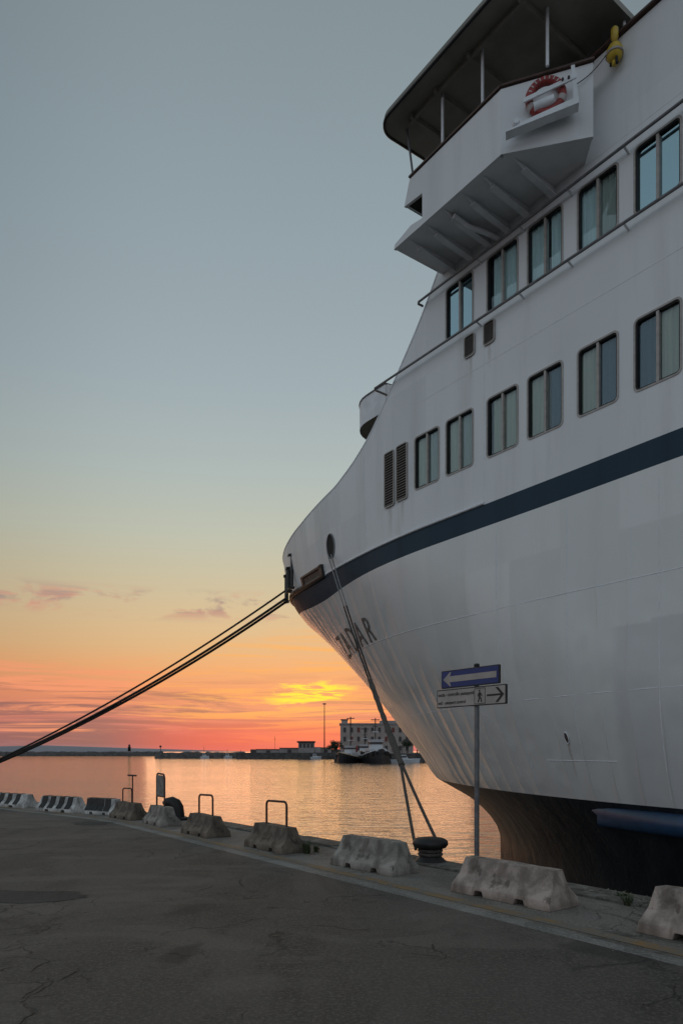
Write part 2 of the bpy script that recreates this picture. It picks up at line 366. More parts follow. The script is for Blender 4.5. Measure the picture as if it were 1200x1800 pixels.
def rope_mat(name, col):
    m, t, p, c = base_mat(name, 0.9)
    wv = t.new('ShaderNodeTexWave', wave_type='BANDS', bands_direction='DIAGONAL'); t.link(c, wv.inputs['Vector'])
    wv.inputs['Scale'].default_value = 9.0; wv.inputs['Distortion'].default_value = 0.6
    n = t.noise(c, 7.0, 4, 0.6)
    b = t.mix(wv.outputs[0], (*[x * 0.7 for x in col], 1), (*col, 1))
    b = t.mix(t.math('MULTIPLY', t.step(n, 0.45, 0.7), 0.5), b, (*[x * 0.4 for x in col], 1))
    t._in(p.inputs['Base Color'], b); bump(t, p, wv.outputs[0], 0.012)
    return m
M['rope_dark'] = rope_mat('dark_hawser', (0.05, 0.04, 0.034))
M['rope_pale'] = rope_mat('pale_grey_hawser', (0.30, 0.30, 0.30))
M['rope_brown'] = rope_mat('brown_grey_hawser', (0.13, 0.11, 0.095))

def water_mat():
    m, t, p, c = base_mat('harbour_water', 0.06)
    p.inputs['Base Color'].default_value = (0.045, 0.046, 0.045, 1)
    p.inputs['IOR'].default_value = 1.38
    n1 = t.noise(c, 1.0, 3, 0.5, 0.5, (0.35, 0.9, 1)); n2 = t.noise(c, 1.0, 4, 0.55, 0.3, (1.3, 2.9, 1)); n3 = t.noise(c, 0.05, 3, 0.5)
    n4 = t.noise(c, 1.0, 2, 0.5, 0.2, (5, 8, 1))
    h = t.math('ADD', t.math('MULTIPLY', n1, 1.0), t.math('ADD', t.math('MULTIPLY', n2, 0.5), t.math('MULTIPLY', n4, 0.07)))
    h = t.math('MULTIPLY', h, t.math('ADD', 0.55, t.math('MULTIPLY', n3, 0.9)))
    bump(t, p, h, 0.09)
    return m
M['water'] = water_mat()

# ------------------------------------------------------------------ mesh builder
class MB:
    def __init__(self): self.v = []; self.f = []; self.sm = []
    def add(self, vs, fs, smooth=False):
        k = len(self.v); self.v += [tuple(x) for x in vs]
        for f in fs: self.f.append(tuple(i + k for i in f)); self.sm.append(smooth)
        return self
    def box(self, a, b):
        x0, y0, z0 = a; x1, y1, z1 = b
        return self.add([(x0, y0, z0), (x1, y0, z0), (x1, y1, z0), (x0, y1, z0), (x0, y0, z1), (x1, y0, z1), (x1, y1, z1), (x0, y1, z1)],
                        [(3, 2, 1, 0), (4, 5, 6, 7), (0, 1, 5, 4), (1, 2, 6, 5), (2, 3, 7, 6), (3, 0, 4, 7)])
    def hexa(self, p8):
        return self.add(p8, [(3, 2, 1, 0), (4, 5, 6, 7), (0, 1, 5, 4), (1, 2, 6, 5), (2, 3, 7, 6), (3, 0, 4, 7)])
    def slab(self, poly, off):           # poly: 3D points, off: vector -> prism
        n = len(poly); o = Vector(off)
        vs = [Vector(p) for p in poly] + [Vector(p) + o for p in poly]
        return self.add(vs, [tuple(range(n))[::-1], tuple(range(n, 2 * n))] + [(i, (i + 1) % n, n + (i + 1) % n, n + i) for i in range(n)])
    def tube(self, path, r, seg=8, closed=False, caps=True):
        P = [Vector(p) for p in path]; n = len(P)
        rs = r if hasattr(r, '__len__') else [r] * n
        vs = []; up = None
        for i in range(n):
            if closed: tg = (P[(i + 1) % n] - P[i - 1]).normalized()
            else: tg = (P[min(i + 1, n - 1)] - P[max(i - 1, 0)]).normalized()
            if up is None:
                up = Vector((0, 0, 1)) if abs(tg.z) < 0.9 else Vector((1, 0, 0))
            a = (up - tg * up.dot(tg)).normalized(); b = tg.cross(a); up = a
            for k in range(seg):
                an = 2 * math.pi * k / seg
                vs.append(P[i] + (a * math.cos(an) + b * math.sin(an)) * rs[i])
        fs = []
        for i in range(n if closed else n - 1):
            j = (i + 1) % n
            for k in range(seg):
                k2 = (k + 1) % seg
                fs.append((i * seg + k, i * seg + k2, j * seg + k2, j * seg + k))
        self.add(vs, fs, True)
        if caps and not closed:
            self.add(vs[:seg], [tuple(range(seg))[::-1]]); self.add(vs[-seg:], [tuple(range(seg))])
        return self
    def lathe(self, prof, c=(0, 0, 0), seg=20, ax='z'):
        vs = []
        for r, z in prof:
            for k in range(seg):
                an = 2 * math.pi * k / seg
                q = (r * math.cos(an), r * math.sin(an), z)
                if ax == 'y': q = (q[0], q[2], q[1])
                if ax == 'x': q = (q[2], q[0], q[1])
                vs.append((c[0] + q[0], c[1] + q[1], c[2] + q[2]))
        fs = []
        for i in range(len(prof) - 1):
            for k in range(seg):
                k2 = (k + 1) % seg
                fs.append((i * seg + k, i * seg + k2, (i + 1) * seg + k2, (i + 1) * seg + k))
        fs2 = [tuple(range(seg))[::-1], tuple(range((len(prof) - 1) * seg, len(prof) * seg))]
        self.add(vs, fs, True)
        k = len(self.v) - len(vs)
        for f in fs2: self.f.append(tuple(i + k for i in f)); self.sm.append(False)
        return self
    def grid(self, rows, smooth=True):
        nr = len(rows); nc = len(rows[0]); vs = [p for r in rows for p in r]
        fs = [(i * nc + j, i * nc + j + 1, (i + 1) * nc + j + 1, (i + 1) * nc + j) for i in range(nr - 1) for j in range(nc - 1)]
        return self.add(vs, fs, smooth)
    def torus(self, c, R, r, u, v, seg=28, ts=10):
        u = Vector(u); v = Vector(v); c = Vector(c)
        return self.tube([c + (u * math.cos(2 * math.pi * i / seg) + v * math.sin(2 * math.pi * i / seg)) * R for i in range(seg)], r, ts, closed=True)
    def mesh(self, name, mat, xf=None):
        vs = self.v if xf is None else [xf(p) for p in self.v]
        me = bpy.data.meshes.new(name); me.from_pydata([tuple(x) for x in vs], [], self.f)
        me.polygons.foreach_set('use_smooth', self.sm)
        me.materials.append(mat); me.update()
        return me
    def build(self, name, mat, parent=None, xf=None, bevel=0.0, loc=None):
        me = self.mesh(name, mat, xf)
        if bevel:
            bm = bmesh.new(); bm.from_mesh(me)
            bmesh.ops.remove_doubles(bm, verts=bm.verts, dist=1e-5)
            es = [e for e in bm.edges if len(e.link_faces) == 2 and e.calc_face_angle(0) > 0.5]
            bmesh.ops.bevel(bm, geom=es, offset=bevel, segments=2, profile=0.6, affect='EDGES')
            bm.to_mesh(me); bm.free()
        return link(name, me, parent, loc)

def link(name, me, parent=None, loc=None):
    o = bpy.data.objects.new(name, me); C.objects.link(o)
    if parent: o.parent = parent
    if loc is not None: o.location = loc
    return o
def tag(o, label=None, cat=None, group=None, kind=None):
    for k, v in (('label', label), ('category', cat), ('group', group), ('kind', kind)):
        if v: o[k] = v
    return o
def empty(name, loc, rz=0.0, label=None, cat=None, group=None):
    o = bpy.data.objects.new(name, None); C.objects.link(o)
    o.location = loc; o.rotation_euler = (0, 0, rz); o.empty_display_size = 0.3
    return tag(o, label, cat, group)
def rrect(w_, h_, r, n=5):
    pts = []
    for cx, cz, a0 in ((w_ / 2 - r, h_ / 2 - r, 0), (-w_ / 2 + r, h_ / 2 - r, 90), (-w_ / 2 + r, -h_ / 2 + r, 180), (w_ / 2 - r, -h_ / 2 + r, 270)):
        for k in range(n + 1):
            a = math.radians(a0 + 90 * k / n); pts.append((cx + r * math.cos(a), cz + r * math.sin(a)))
    return pts
def text_mesh(body, size, extrude=0.0, shear=0.0, spacing=1.0):
    cu = bpy.data.curves.new('lettering_curve', 'FONT'); cu.body = body; cu.size = size; cu.extrude = extrude; cu.shear = shear
    cu.space_character = spacing; cu.offset = 0.022 * size if size < 0.1 else 0.0; cu.resolution_u = 3
    o = bpy.data.objects.new('lettering_source', cu); C.objects.link(o)
    dg = bpy.context.evaluated_depsgraph_get(); dg.update()
    me = bpy.data.meshes.new_from_object(o.evaluated_get(dg))
    bpy.data.objects.remove(o); bpy.data.curves.remove(cu)
    return me

# ------------------------------------------------------------------ the quay frame: s along the quay, t towards the ship
_n = math.hypot(0.72, 1.0)
DV = Vector((-0.72 / _n, 1 / _n, 0)); NV = Vector((DV.y, -DV.x, 0))
RZ = math.atan2(DV.y, DV.x)
def P(s, t, z=0.0): return DV * s + NV * t + Vector((0, 0, z))
WZ = -1.75

# ------------------------------------------------------------------ setting
MB().add([(-9000, -3000, WZ), (9000, -3000, WZ), (9000, 12000, WZ), (-9000, 12000, WZ)], [(0, 1, 2, 3)]).build('sea_water', M['water'])
tag(bpy.data.objects['sea_water'], kind='structure')

E2 = Vector((-0.77, 0.64, 0)).normalized(); N2 = Vector((E2.y, -E2.x, 0))
def edge_path(off):
    """quay edge line moved OFF metres inland"""
    pts = [P(s, 7.15 - off) for s in (-400, -60, -20, -8, 0, 4, 8, 12, 15.5)]
    c = P(16.8, 7.15); c1 = c + Vector((0, 0, 0))
    # smooth bend between the two directions
    def at(k):
        a0 = P(15.5, 7.15 - off); nn = N2
        b0 = c + E2 * 2.2 - nn * off
        mid = c - (NV + nn).normalized() * off
        return a0.lerp(mid, k).lerp(mid.lerp(b0, k), k)
    pts += [at(k / 8) for k in range(1, 9)]
    pts += [c + E2 * q - N2 * off for q in (8, 20, 60)]
    return pts
ep = edge_path(0)
outline = ep + [Vector((-700, 70, 0)), Vector((-700, -900, 0)), Vector((900, -900, 0))]
q = MB(); n_ = len(outline)
top = [(p.x, p.y, 0) for p in outline]; bot = [(p.x, p.y, -6) for p in outline]
q.add(top, [tuple(range(n_))])
quay = q.build('quay_ground', M['apron']); tag(quay, kind='structure')
qw = MB(); qw.add(top + bot, [(i, (i + 1) % n_, n_ + (i + 1) % n_, n_ + i) for i in range(n_)])
qwo = qw.build('quay_wall', M['quaywall']); tag(qwo, kind='structure')
def strip(name, o0, o1, z, mat, nsub=1):
    a = edge_path(o0); b = edge_path(o1)
    m = MB(); m.grid([[(p.x, p.y, z) for p in a], [(p.x, p.y, z) for p in b]], False)
    return tag(m.build(name, mat), kind='structure')
ap = edge_path(2.02)
am = MB(); pts = ap + [Vector((-690, 60, 0)), Vector((-690, -890, 0)), Vector((880, -890, 0))]
am.add([(p.x, p.y, 0.004) for p in pts], [tuple(range(len(pts)))])
tag(am.build('asphalt_road', M['asphalt']), kind='structure')
strip('pale_road_edge_strip', 1.86, 2.02, 0.004, M['kerbstrip'])
strip('yellow_road_line', 1.60, 1.76, 0.004, M['yellow'])
def patch(name, pts, mat, label_kind='structure'):
    rr = random.Random(len(pts)); vs = []
    n = 40; P_ = [Vector(p) for p in pts]; m_ = len(P_)
    for i in range(n):
        k = i * m_ / n; a = P_[int(k) % m_]; b = P_[(int(k) + 1) % m_]; q = a.lerp(b, k - int(k)); vs.append((q.x + rr.uniform(-.05, .05), q.y + rr.uniform(-.03, .03), 0.008))
    tag(MB().add(vs, [tuple(range(n))]).build(name, mat), kind=label_kind)
patch('tar_patch', [(-5.2, 7.55, 0), (-3.2, 7.45, 0), (-2.75, 7.75, 0), (-3.0, 8.05, 0), (-4.2, 8.2, 0), (-5.4, 8.0, 0)], M['tar'])
patch('tar_patch', [(-5.75, 15.4, 0), (-5.2, 15.3, 0), (-5.1, 15.9, 0), (-5.7, 16.1, 0), (-6.0, 15.9, 0)], M['tar'])
# raised worn coping along the water edge (a real lip with ragged breaks)
cop = MB(); s = -12.0; rnd = random.Random(4)
copers = []
while s < 15.2:
    L = rnd.uniform(1.3, 1.6)
    z1 = 0.035 + rnd.uniform(-0.012, 0.012)
    m = MB(); wv = 0.42 + rnd.uniform(-0.03, 0.03)
    m.slab([P(s, 7.165 - wv, -0.02), P(s + L - 0.02, 7.165 - wv + rnd.uniform(-.02, .02), -0.02), P(s + L - 0.02, 7.19, -0.02), P(s, 7.19, -0.02)], (0, 0, z1 + 0.02))
    copers.append(m); s += L
for m in copers:
    o = m.build('coping_stone', M['quaywall'], quay, bevel=0.012)

# far hill, breakwaters, far quay
def hz(px, Y): return (px - 600) / 1250 * Y
def far_y(py, Y): return 1.6 + (1321 - py) / 1250 * Y
hm = MB(); ridge = [(-6500, 0), (-5200, 70), (-4300, 95), (-3600, 60), (-2900, 84), (-2100, 50), (-1400, 22), (-900, 4), (-700, -2)]
hm.grid([[(x, 6500, WZ - 1) for x, z in ridge], [(x, 6600, max(z, 0) * 0.6 + WZ) for x, z in ridge], [(x, 6900, z * 0.75 + WZ) for x, z in ridge], [(x, 7600, WZ - 1) for x, z in ridge]])
tag(hm.build('hills', M['hill']), kind='structure')
def rubble(name, x0, x1, Y, h, dep, label):
    m = MB(); n = max(10, int((x1 - x0) / 2.2)); rr = random.Random(int(x1 * 3) + n)
    rows = []
    for yy, k in ((-dep * 0.5, 0.0), (-dep * 0.3, 0.72), (-dep * 0.15, 1.0), (dep * 0.15, 1.0), (dep * 0.5, 0.0)):
        rows.append([(x0 + (x1 - x0) * i / n, Y + yy + rr.uniform(-.5, .5), WZ - 0.5 + (h + 0.5) * k * rr.uniform(0.86, 1.06)) for i in range(n + 1)])
    m.grid(rows, False)
    return tag(m.build(name, M['rock']), label, 'breakwater')
rubble('breakwater', -330, hz(285, 520), 520, 3.2, 14, 'long low dark breakwater across the harbour mouth at the horizon')
rubble('breakwater', hz(276, 345), hz(430, 345), 345, 3.0, 10, 'nearer dark breakwater arm with a lamp post on its tip')
fq = MB(); fq.box((hz(430, 345), 318, WZ - 2), (200, 420, 1.0))
tag(fq.build('far_quay_ground', M['rock']), kind='structure')
fq = MB(); fq.box((hz(588, 240), 222, WZ - 2), (200, 317.5, 0.9))
tag(fq.build('far_quay_pavement', M['rock']), kind='structure')

# ------------------------------------------------------------------ FERRY
FS, FT = 12.0, 17.5
ferry = empty('ferry', P(FS, FT, WZ), RZ, 'large white passenger ferry with navy stripe moored at the quay', 'ferry')
def fx(p):                     # (s, t, z) -> local coordinates of the ferry
    return (p[0] - FS, FT - p[1], p[2] - WZ)
TC, HB = 17.5, 6.5
ZS = [-3.2, -1.75, -1.4, -1.1, -.8, -.5, -.2, .1, .4, .65, .9, 1.2, 1.5, 2, 2.5, 3, 3.5, 4, 4.5, 5, 5.5, 6, 6.4, 6.8, 7.1, 7.5, 8, 8.6, 14]
TIPS = [15.5, 15.56, 15.57, 15.57, 15.71, 15.99, 16.41, 16.97, 17.81, 18.49, 18.82, 19.07, 19.33, 19.85, 20.36, 20.80, 21.22, 21.68, 22.19, 22.71, 23.26, 23.88, 24.34, 24.62, 24.75, 24.91, 25.05, 25.07, 25.07]
def tip(z): return float(np.interp(z, ZS, TIPS))
def F(s, z):
    q_ = np.interp(z, [-1.8, .65, 3, 6, 7, 8.6], [1.0, 1.03, 1.15, 1.5, 1.85, 2.0])
    p_ = np.interp(z, [-1.8, .65, 6, 8.6], [1.8, 1.9, 2, 2])
    st = np.interp(z, [-1.8, .65, 3.5, 6.15, 8.6], [-1, 2.5, 7.5, 11.5, 12.5])
    u = min(max((s - st) / (tip(z) - st), 0.0), 1.0)
    return float(TC - HB * max(0.0, 1 - u ** p_) ** (1 / q_))
_fine = np.linspace(-60, 25.2, 1705)
def smooth_curve(pts, sg=0.7):
    y = np.interp(_fine, [a for a, b in pts], [b for a, b in pts])
    k = np.exp(-0.5 * (np.arange(-40, 41) * 0.05 / sg) ** 2); k /= k.sum()
    y2 = np.convolve(np.pad(y, 40, mode='edge'), k, 'valid')
    return lambda s: float(np.interp(s, _fine, y2))
ztop = smooth_curve([(-60, 13.85), (10.3, 13.85), (10.75, 13.5), (11.68, 12.18), (12.16, 11.52), (12.75, 10.88), (13.41, 10.2), (14.13, 9.57), (14.94, 9.14), (15.88, 8.85), (17, 8.74), (18.45, 8.61), (20.34, 8.56), (25.2, 8.6)], 0.18)
zst = smooth_curve([(-60, 6.85), (6, 6.76), (8, 6.73), (12, 6.70), (15.5, 6.67), (17.9, 6.70), (20, 6.88), (22, 7.15), (25, 7.3)])
zsb = smooth_curve([(-60, 6.38), (6, 6.31), (8.1, 6.27), (10.2, 6.25), (12.3, 6.23), (14.4, 6.21), (16.3, 6.13), (17.6, 6.09), (20, 6.32), (22, 6.65), (25, 6.8)])
def solve_tip(zf):
    a = 20.0
    for _ in range(60): a = 0.5 * a + 0.5 * tip(zf(a))
    return a
def loft(name, zlo, zhi, rows, mat, s_a, cols, parent=ferry):
    m = MB()
    for side in (1, -1):
        R = []
        for i in range(rows + 1):
            k = i / rows
            zf = lambda s, k=k: zlo(s) + (zhi(s) - zlo(s)) * k
            te = solve_tip(zf)
            row = []
            for c in cols:
                s_ = s_a + (te - s_a) * c; z = zf(s_)
                t = F(s_, z) if c < 1 else TC
                row.append((s_, t if side == 1 else 2 * TC - t, z))
            R.append(row)
        m.grid(R)
    return m.build(name, mat, parent, fx)
far_cols = [0, .3, .5, .6, .66] + [0.66 + 0.34 * math.sin(math.pi / 2 * k / 90) for k in range(1, 91)]
bow_cols = [math.sin(math.pi / 2 * k / 60) for k in range(61)]
zw = lambda s: 0.65
loft('upper_hull', zw, zsb, 44, M['hull'], -60, far_cols)
loft('hull_stripe', zsb, zst, 5, M['stripe'], -60, far_cols)
loft('lower_hull', lambda s: -3.1, zw, 26, M['bottom'], -60, far_cols)
loft('bow_plating', zst, ztop, 16, M['paint'], 12.5, bow_cols)

# side wall with real window openings
LOW_S = [11.97, 10.94, 9.74, 8.69, 7.55, 6.43, 5.30, 4.18, 3.06]
UP_S = LOW_S[1:]
WW, LZ, UZ = 0.86, (7.62, 8.88), (10.60, 11.78)
IN = 0.038
holes = [(s - WW / 2 + IN, s + WW / 2 - IN, LZ[0] + IN, LZ[1] - IN) for s in LOW_S] + [(s - WW / 2 + IN, s + WW / 2 - IN, UZ[0] + IN, UZ[1] - IN) for s in UP_S]
sl = sorted(set([round(v, 4) for h in holes for v in h[:2]] + [round(-60 + i * 4.0, 4) for i in range(16)] + [round(2 + 0.25 * i, 4) for i in range(43)]))
zl = sorted(set([round(v, 4) for h in holes for v in h[2:]] + [7.0, 9.4, 9.9, 10.3, 12.2, 12.7, 13.2, 13.6]))
def wall_pt(s, i):
    z = zst(s) if i == 0 else (ztop(s) if i == len(zl) + 1 else min(max(zl[i - 1], zst(s)), ztop(s)))
    return (s, F(s, min(z, 8.6)), z)
wm = MB()
for side in (1, -1):
    for a in range(len(sl) - 1):
        for b in range(len(zl) + 1):
            s0, s1 = sl[a], sl[a + 1]
            p = [wall_pt(s0, b), wall_pt(s1, b), wall_pt(s1, b + 1), wall_pt(s0, b + 1)]
            if max(p[3][2] - p[0][2], p[2][2] - p[1][2]) < 1e-4: continue
            cs, cz = (s0 + s1) / 2, (p[0][2] + p[2][2]) / 2
            if any(h[0] < cs < h[1] and h[2] < cz < h[3] for h in holes): continue
            if side == -1: p = [(x, 2 * TC - y, z) for x, y, z in p][::-1]
            wm.add(p, [(0, 1, 2, 3)])
wall = wm.build('superstructure_wall', M['paint'], ferry, fx)
# decks and front closing the body
dk = MB()
for zz, s_f in ((12.25, 11.3), (9.6, 12.45)):
    dk.box((-60, 11.03, zz), (s_f, 2 * TC - 11.03, zz + 0.08))
dk.box((-60, 11.5, 6.9), (12.2, 11.56, 12.2)); dk.box((-60, 23.4, 6.9), (12.2, 23.46, 12.2))
dk.build('cabin_bulkhead', M['dark'], ferry, fx)
fr = MB(); a_, b_ = 11.04, 2 * TC - 11.04
fr.grid([[(12.8, a_, 7.6), (12.8, b_, 7.6)], [(12.45, a_, 9.6), (12.45, b_, 9.6)], [(11.6, a_, 12.0), (11.6, b_, 12.0)], [(10.4, a_, 13.7), (10.4, b_, 13.7)]], False)
fr.build('superstructure_front', M['paint'], ferry, fx)
fd = MB(); ss = [12.0 + (24.6 - 12) * math.sin(math.pi / 2 * k / 24) for k in range(25)]
fd.grid([[(s, F(s, 7.7) + 0.02, 7.7) for s in ss], [(s, 2 * TC - F(s, 7.7) - 0.02, 7.7) for s in ss]], False)
fd.build('foredeck', M['dark'], ferry, fx)
# bulwark cap rail from the bridge down to the stem
cp = [(s, F(s, ztop(s)) + 0.02, ztop(s)) for s in list(np.linspace(10.2, 24.9, 70))]
MB().tube(cp, 0.035, 6).build('bulwark_cap', M['white'], ferry, fx)
# moulding over the stripe, dark near the stem
MB().tube([(s, F(s, zst(s)) - 0.01, zst(s) + 0.03) for s in np.linspace(10.22, 16.9, 40)], 0.035, 6).build('stripe_moulding', M['white'], ferry, fx)
MB().tube([(s, F(s, zst(s)) - 0.02, zst(s) + 0.03) for s in np.linspace(17.0, 23.6, 40)], 0.085, 6).build('stem_rubbing_bar', M['dark'], ferry, fx)
# weld seams
def seam(s0, s1, z0, z1, r=0.012, n=40):
    MB().tube([(s0 + (s1 - s0) * k / n, F(s0 + (s1 - s0) * k / n, z0 + (z1 - z0) * k / n) + r * 0.45, z0 + (z1 - z0) * k / n) for k in range(n + 1)], r, 6).build('weld_seam', M['seam'], ferry, fx)
seam(-20, 10.5, 4.72, 4.50); seam(-20, 15.5, 2.72, 2.62); seam(10.5, 17.5, 4.5, 4.62); seam(7.4, 9.3, 1.42, 1.42); seam(-20, 12.2, 9.62, 9.62, 0.008)
seam(10.22, 10.22, 6.76, 9.95, 0.011, 8); seam(14.4, 14.4, 6.74, 9.3, 0.010, 8); seam(5.2, 5.2, 9.0, 10.5, 0.008, 6); seam(15.9, 15.9, 6.8, 8.75, 0.01, 8)
seam(-20, 10.8, 12.1, 12.1, 0.007)
for s_ in (4.9, 6.4, 8.2, 9.9): seam(s_, s_, 0.8, 6.1, 0.009, 20)

# windows: frame, two panes, curtains (shared meshes)
def ring(outer, inner, y0, y1):
    n = len(outer); m = MB()
    vs = [(x, y0, z) for x, z in outer] + [(x, y0, z) for x, z in inner] + [(x, y1, z) for x, z in outer] + [(x, y1, z) for x, z in inner]
    fs = []
    for i in range(n):
        j = (i + 1) % n
        fs += [(i, j, n + j, n + i), (2 * n + i, 3 * n + i, 3 * n + j, 2 * n + j), (i, 2 * n + i, 2 * n + j, j), (n + i, n + j, 3 * n + j, 3 * n + i)]
    m.add(vs, fs); return m
def window_meshes(h):
    fm = ring(rrect(WW - 0.015, h - 0.015, 0.10), rrect(WW - 0.082, h - 0.082, 0.075), 0.012, -0.05)
    frame = fm.mesh('window_frame', M['frame'])
    gk = ring(rrect(WW - 0.083, h - 0.083, 0.075), rrect(WW - 0.13, h - 0.13, 0.055), -0.005, -0.075).mesh('window_gasket', M['gasket'])
    mu = MB(); mu.box((-0.024, -0.06, -h / 2 + 0.05), (0.024, -0.002, h / 2 - 0.05)); mull = mu.mesh('window_mullion', M['frame'])
    pw = (WW - 0.095 - 0.048) / 2
    return frame, gk, mull, pw
def pane_mesh(pw, h, key):
    m = MB(); m.box((-pw / 2 + .001, -0.058, -h / 2 + 0.04), (pw / 2 - .001, -0.052, h / 2 - 0.04)); return m.mesh('window_pane', M[key])
def curtain_mesh(pw, h, key, seed, z_top=0.0):
    rr = random.Random(seed); m = MB(); rows = []
    full = pw; cov = rr.choice((1.0, 1.0, 0.9, 0.75)) if z_top == 0 else 1.0; pw = full * cov; shift = rr.choice((-1, 1)) * (full - pw) / 2
    n = 22; ph = rr.uniform(0, 6); f1 = rr.uniform(5, 8)
    for zz in (-h / 2, 0, h / 2 - z_top):
        rows.append([(shift - pw / 2 - 0.03 + (pw + 0.06) * k / n, -0.105 - 0.018 * math.sin(f1 * 2 * math.pi * k / n + ph) - 0.01 * math.sin(3.1 * f1 * k / n + zz), zz) for k in range(n + 1)])
    m.grid(rows); return m.mesh('curtain', M[key])
low_kit = window_meshes(LZ[1] - LZ[0]); up_kit = window_meshes(UZ[1] - UZ[0])
cur_cache = {}
def add_window(s, zr, kit, left, right, glass_key):
    """left/right: curtain colour behind the pane nearer the bow / nearer the stern, None for none"""
    h = zr[1] - zr[0]; zc = (zr[0] + zr[1]) / 2
    lx = fx((s, 11.0, zc))
    f_ = link('window', kit[0], ferry, lx)
    link('gasket', kit[1], f_); link('mullion', kit[2], f_)
    pw = kit[3]
    for sg, cu in ((1, left), (-1, right)):
        k = ('p', h, glass_key)
        if k not in cur_cache: cur_cache[k] = pane_mesh(pw, h, glass_key)
        link('pane', cur_cache[k], f_, (sg * (pw / 2 + 0.024), 0, 0))
        if cu:
            me = curtain_mesh(pw, h, cu, int(s * 100) + sg, 0.0 if glass_key == 'glass' else 0.08)
            link('curtain', me, f_, (sg * (pw / 2 + 0.024), 0, 0))
LOWC = [('cur_olive', 'cur_grey'), ('cur_olive', 'cur_grey'), ('cur_olive', 'cur_olive'), ('cur_olive', 'cur_navy'), ('cur_olive', 'cur_navy'), ('cur_navy', 'cur_olive'), ('cur_olive', 'cur_grey'), ('cur_olive', 'cur_olive'), ('cur_grey', 'cur_olive')]
for s_, (a, b) in zip(LOW_S, LOWC): add_window(s_, LZ, low_kit, a, b, 'glass')
UPC = [('cur_aqua', 'cur_aqua', 'glass_coat'), ('cur_teal', 'cur_teal', 'glass'), ('cur_teal', 'cur_teal', 'glass'), ('cur_teal', 'cur_grey', 'glass'), ('cur_aqua', 'cur_aqua', 'glass_coat'), ('cur_aqua', 'cur_aqua', 'glass_coat'), ('cur_teal', 'cur_teal', 'glass'), ('cur_teal', 'cur_teal', 'glass')]
for s_, (a, b, g) in zip(UP_S, UPC): add_window(s_, UZ, up_kit, a, b, g)

# louvred vents
def vent(s0, s1, z0, z1, rad, nsl, name='vent'):
    w_, h = s1 - s0, z1 - z0; sc = (s0 + s1) / 2; zc = (z0 + z1) / 2
    fm = ring(rrect(w_, h, rad), rrect(w_ - 0.05, h - 0.05, max(0.01, rad - 0.02)), 0.03, -0.0)
    o = fm.build(name, M['frame'], ferry, loc=fx((sc, F(sc, zc) - 0.006, zc)))
    o.rotation_euler = (0, 0, math.atan2(-(F(s1, zc) - F(s0, zc)), s1 - s0))
    b = MB(); b.add([(x, 0.004, z) for x, z in rrect(w_ - 0.04, h - 0.04, max(0.01, rad - 0.02))], [tuple(range(24))]); b.build('vent_backing', M['black'], o)
    l_ = MB()
    for i in range(nsl):
        zz = -h / 2 + 0.04 + (h - 0.08) * (i + 0.5) / nsl; d_ = (h - 0.08) / nsl
        l_.hexa([(-w_ / 2 + .03, .006, zz - d_ * .1), (w_ / 2 - .03, .006, zz - d_ * .1), (w_ / 2 - .03, .026, zz - d_ * .36), (-w_ / 2 + .03, .026, zz - d_ * .36),
                 (-w_ / 2 + .03, .006, zz + d_ * .1), (w_ / 2 - .03, .006, zz + d_ * .1), (w_ / 2 - .03, .026, zz - d_ * .14), (-w_ / 2 + .03, .026, zz - d_ * .14)])
    l_.build('louvres', M['louvre'], o)
vent(13.11, 13.5, 7.53, 8.87, 0.06, 20); vent(12.62, 13.03, 7.55, 8.88, 0.06, 20)
vent(10.47, 10.78, 9.95, 10.42, 0.07, 7); vent(9.92, 10.23, 9.97, 10.44, 0.07, 7)

# window-cleaning rails standing off the wall
def rail(z, s_f, loop):
    o = MB()
    if loop:
        path = [(-20, 10.84, z), (s_f - 0.06, 10.84, z), (s_f, 10.90, z), (s_f + 0.02, 11.3, z), (s_f, 11.85, z), (s_f - 0.08, 11.9, z), (s_f - 2.6, 11.9, z)]
    else:
        path = [(-20, 10.84, z), (s_f - 0.05, 10.84, z), (s_f, 10.88, z), (s_f, 11.02, z)]
    o.tube(path, 0.026, 8)
    r = o.build('handrail', M['rail'], ferry, fx)
    for k in range(14):
        s_ = 10.3 - k * 1.12
        MB().tube([(s_, 10.84, z), (s_, 10.99, z - 0.05), (s_, 11.0, z - 0.05)], 0.02, 6).build('rail_bracket', M['white'], r, fx)
    return r
rail(11.80, 12.12, False); rail(10.50, 13.72, True)

# bridge wing
wing = empty('bridge_wing', fx((10.0, 10.3, 12.2))); wing.parent = ferry
def wx(p):
    q_ = fx(p); c_ = fx((10.0, 10.3, 12.2)); return (q_[0] - c_[0], q_[1] - c_[1], q_[2] - c_[2])
T0 = 9.62
prof = [(8.54, 12.15), (11.48, 12.15), (11.44, 12.24), (10.94, 12.34), (10.60, 12.28), (10.60, 12.78), (11.15, 12.84), (10.98, 13.30), (8.54, 13.30)]
m = MB(); m.slab([(s, T0, z) for s, z in prof], (0, 0.06, 0)); m.build('wing_bulwark', M['paint'], wing, wx)
m = MB(); m.slab([(8.54, T0, 12.15), (7.37, 10.62, 12.15), (7.37, 10.62, 13.42), (8.54, T0, 13.30)], (0.045, 0.05, 0)); m.build('wing_aft_bulwark', M['paint'], wing, wx)
m = MB(); m.slab([(7.39, 10.635, 12.153), (7.80, 10.995, 12.153), (7.80, 10.995, 13.41), (7.39, 10.635, 13.41)], (0.03, -0.03, 0)); m.build('wing_return_plate', M['paint'], wing, wx)
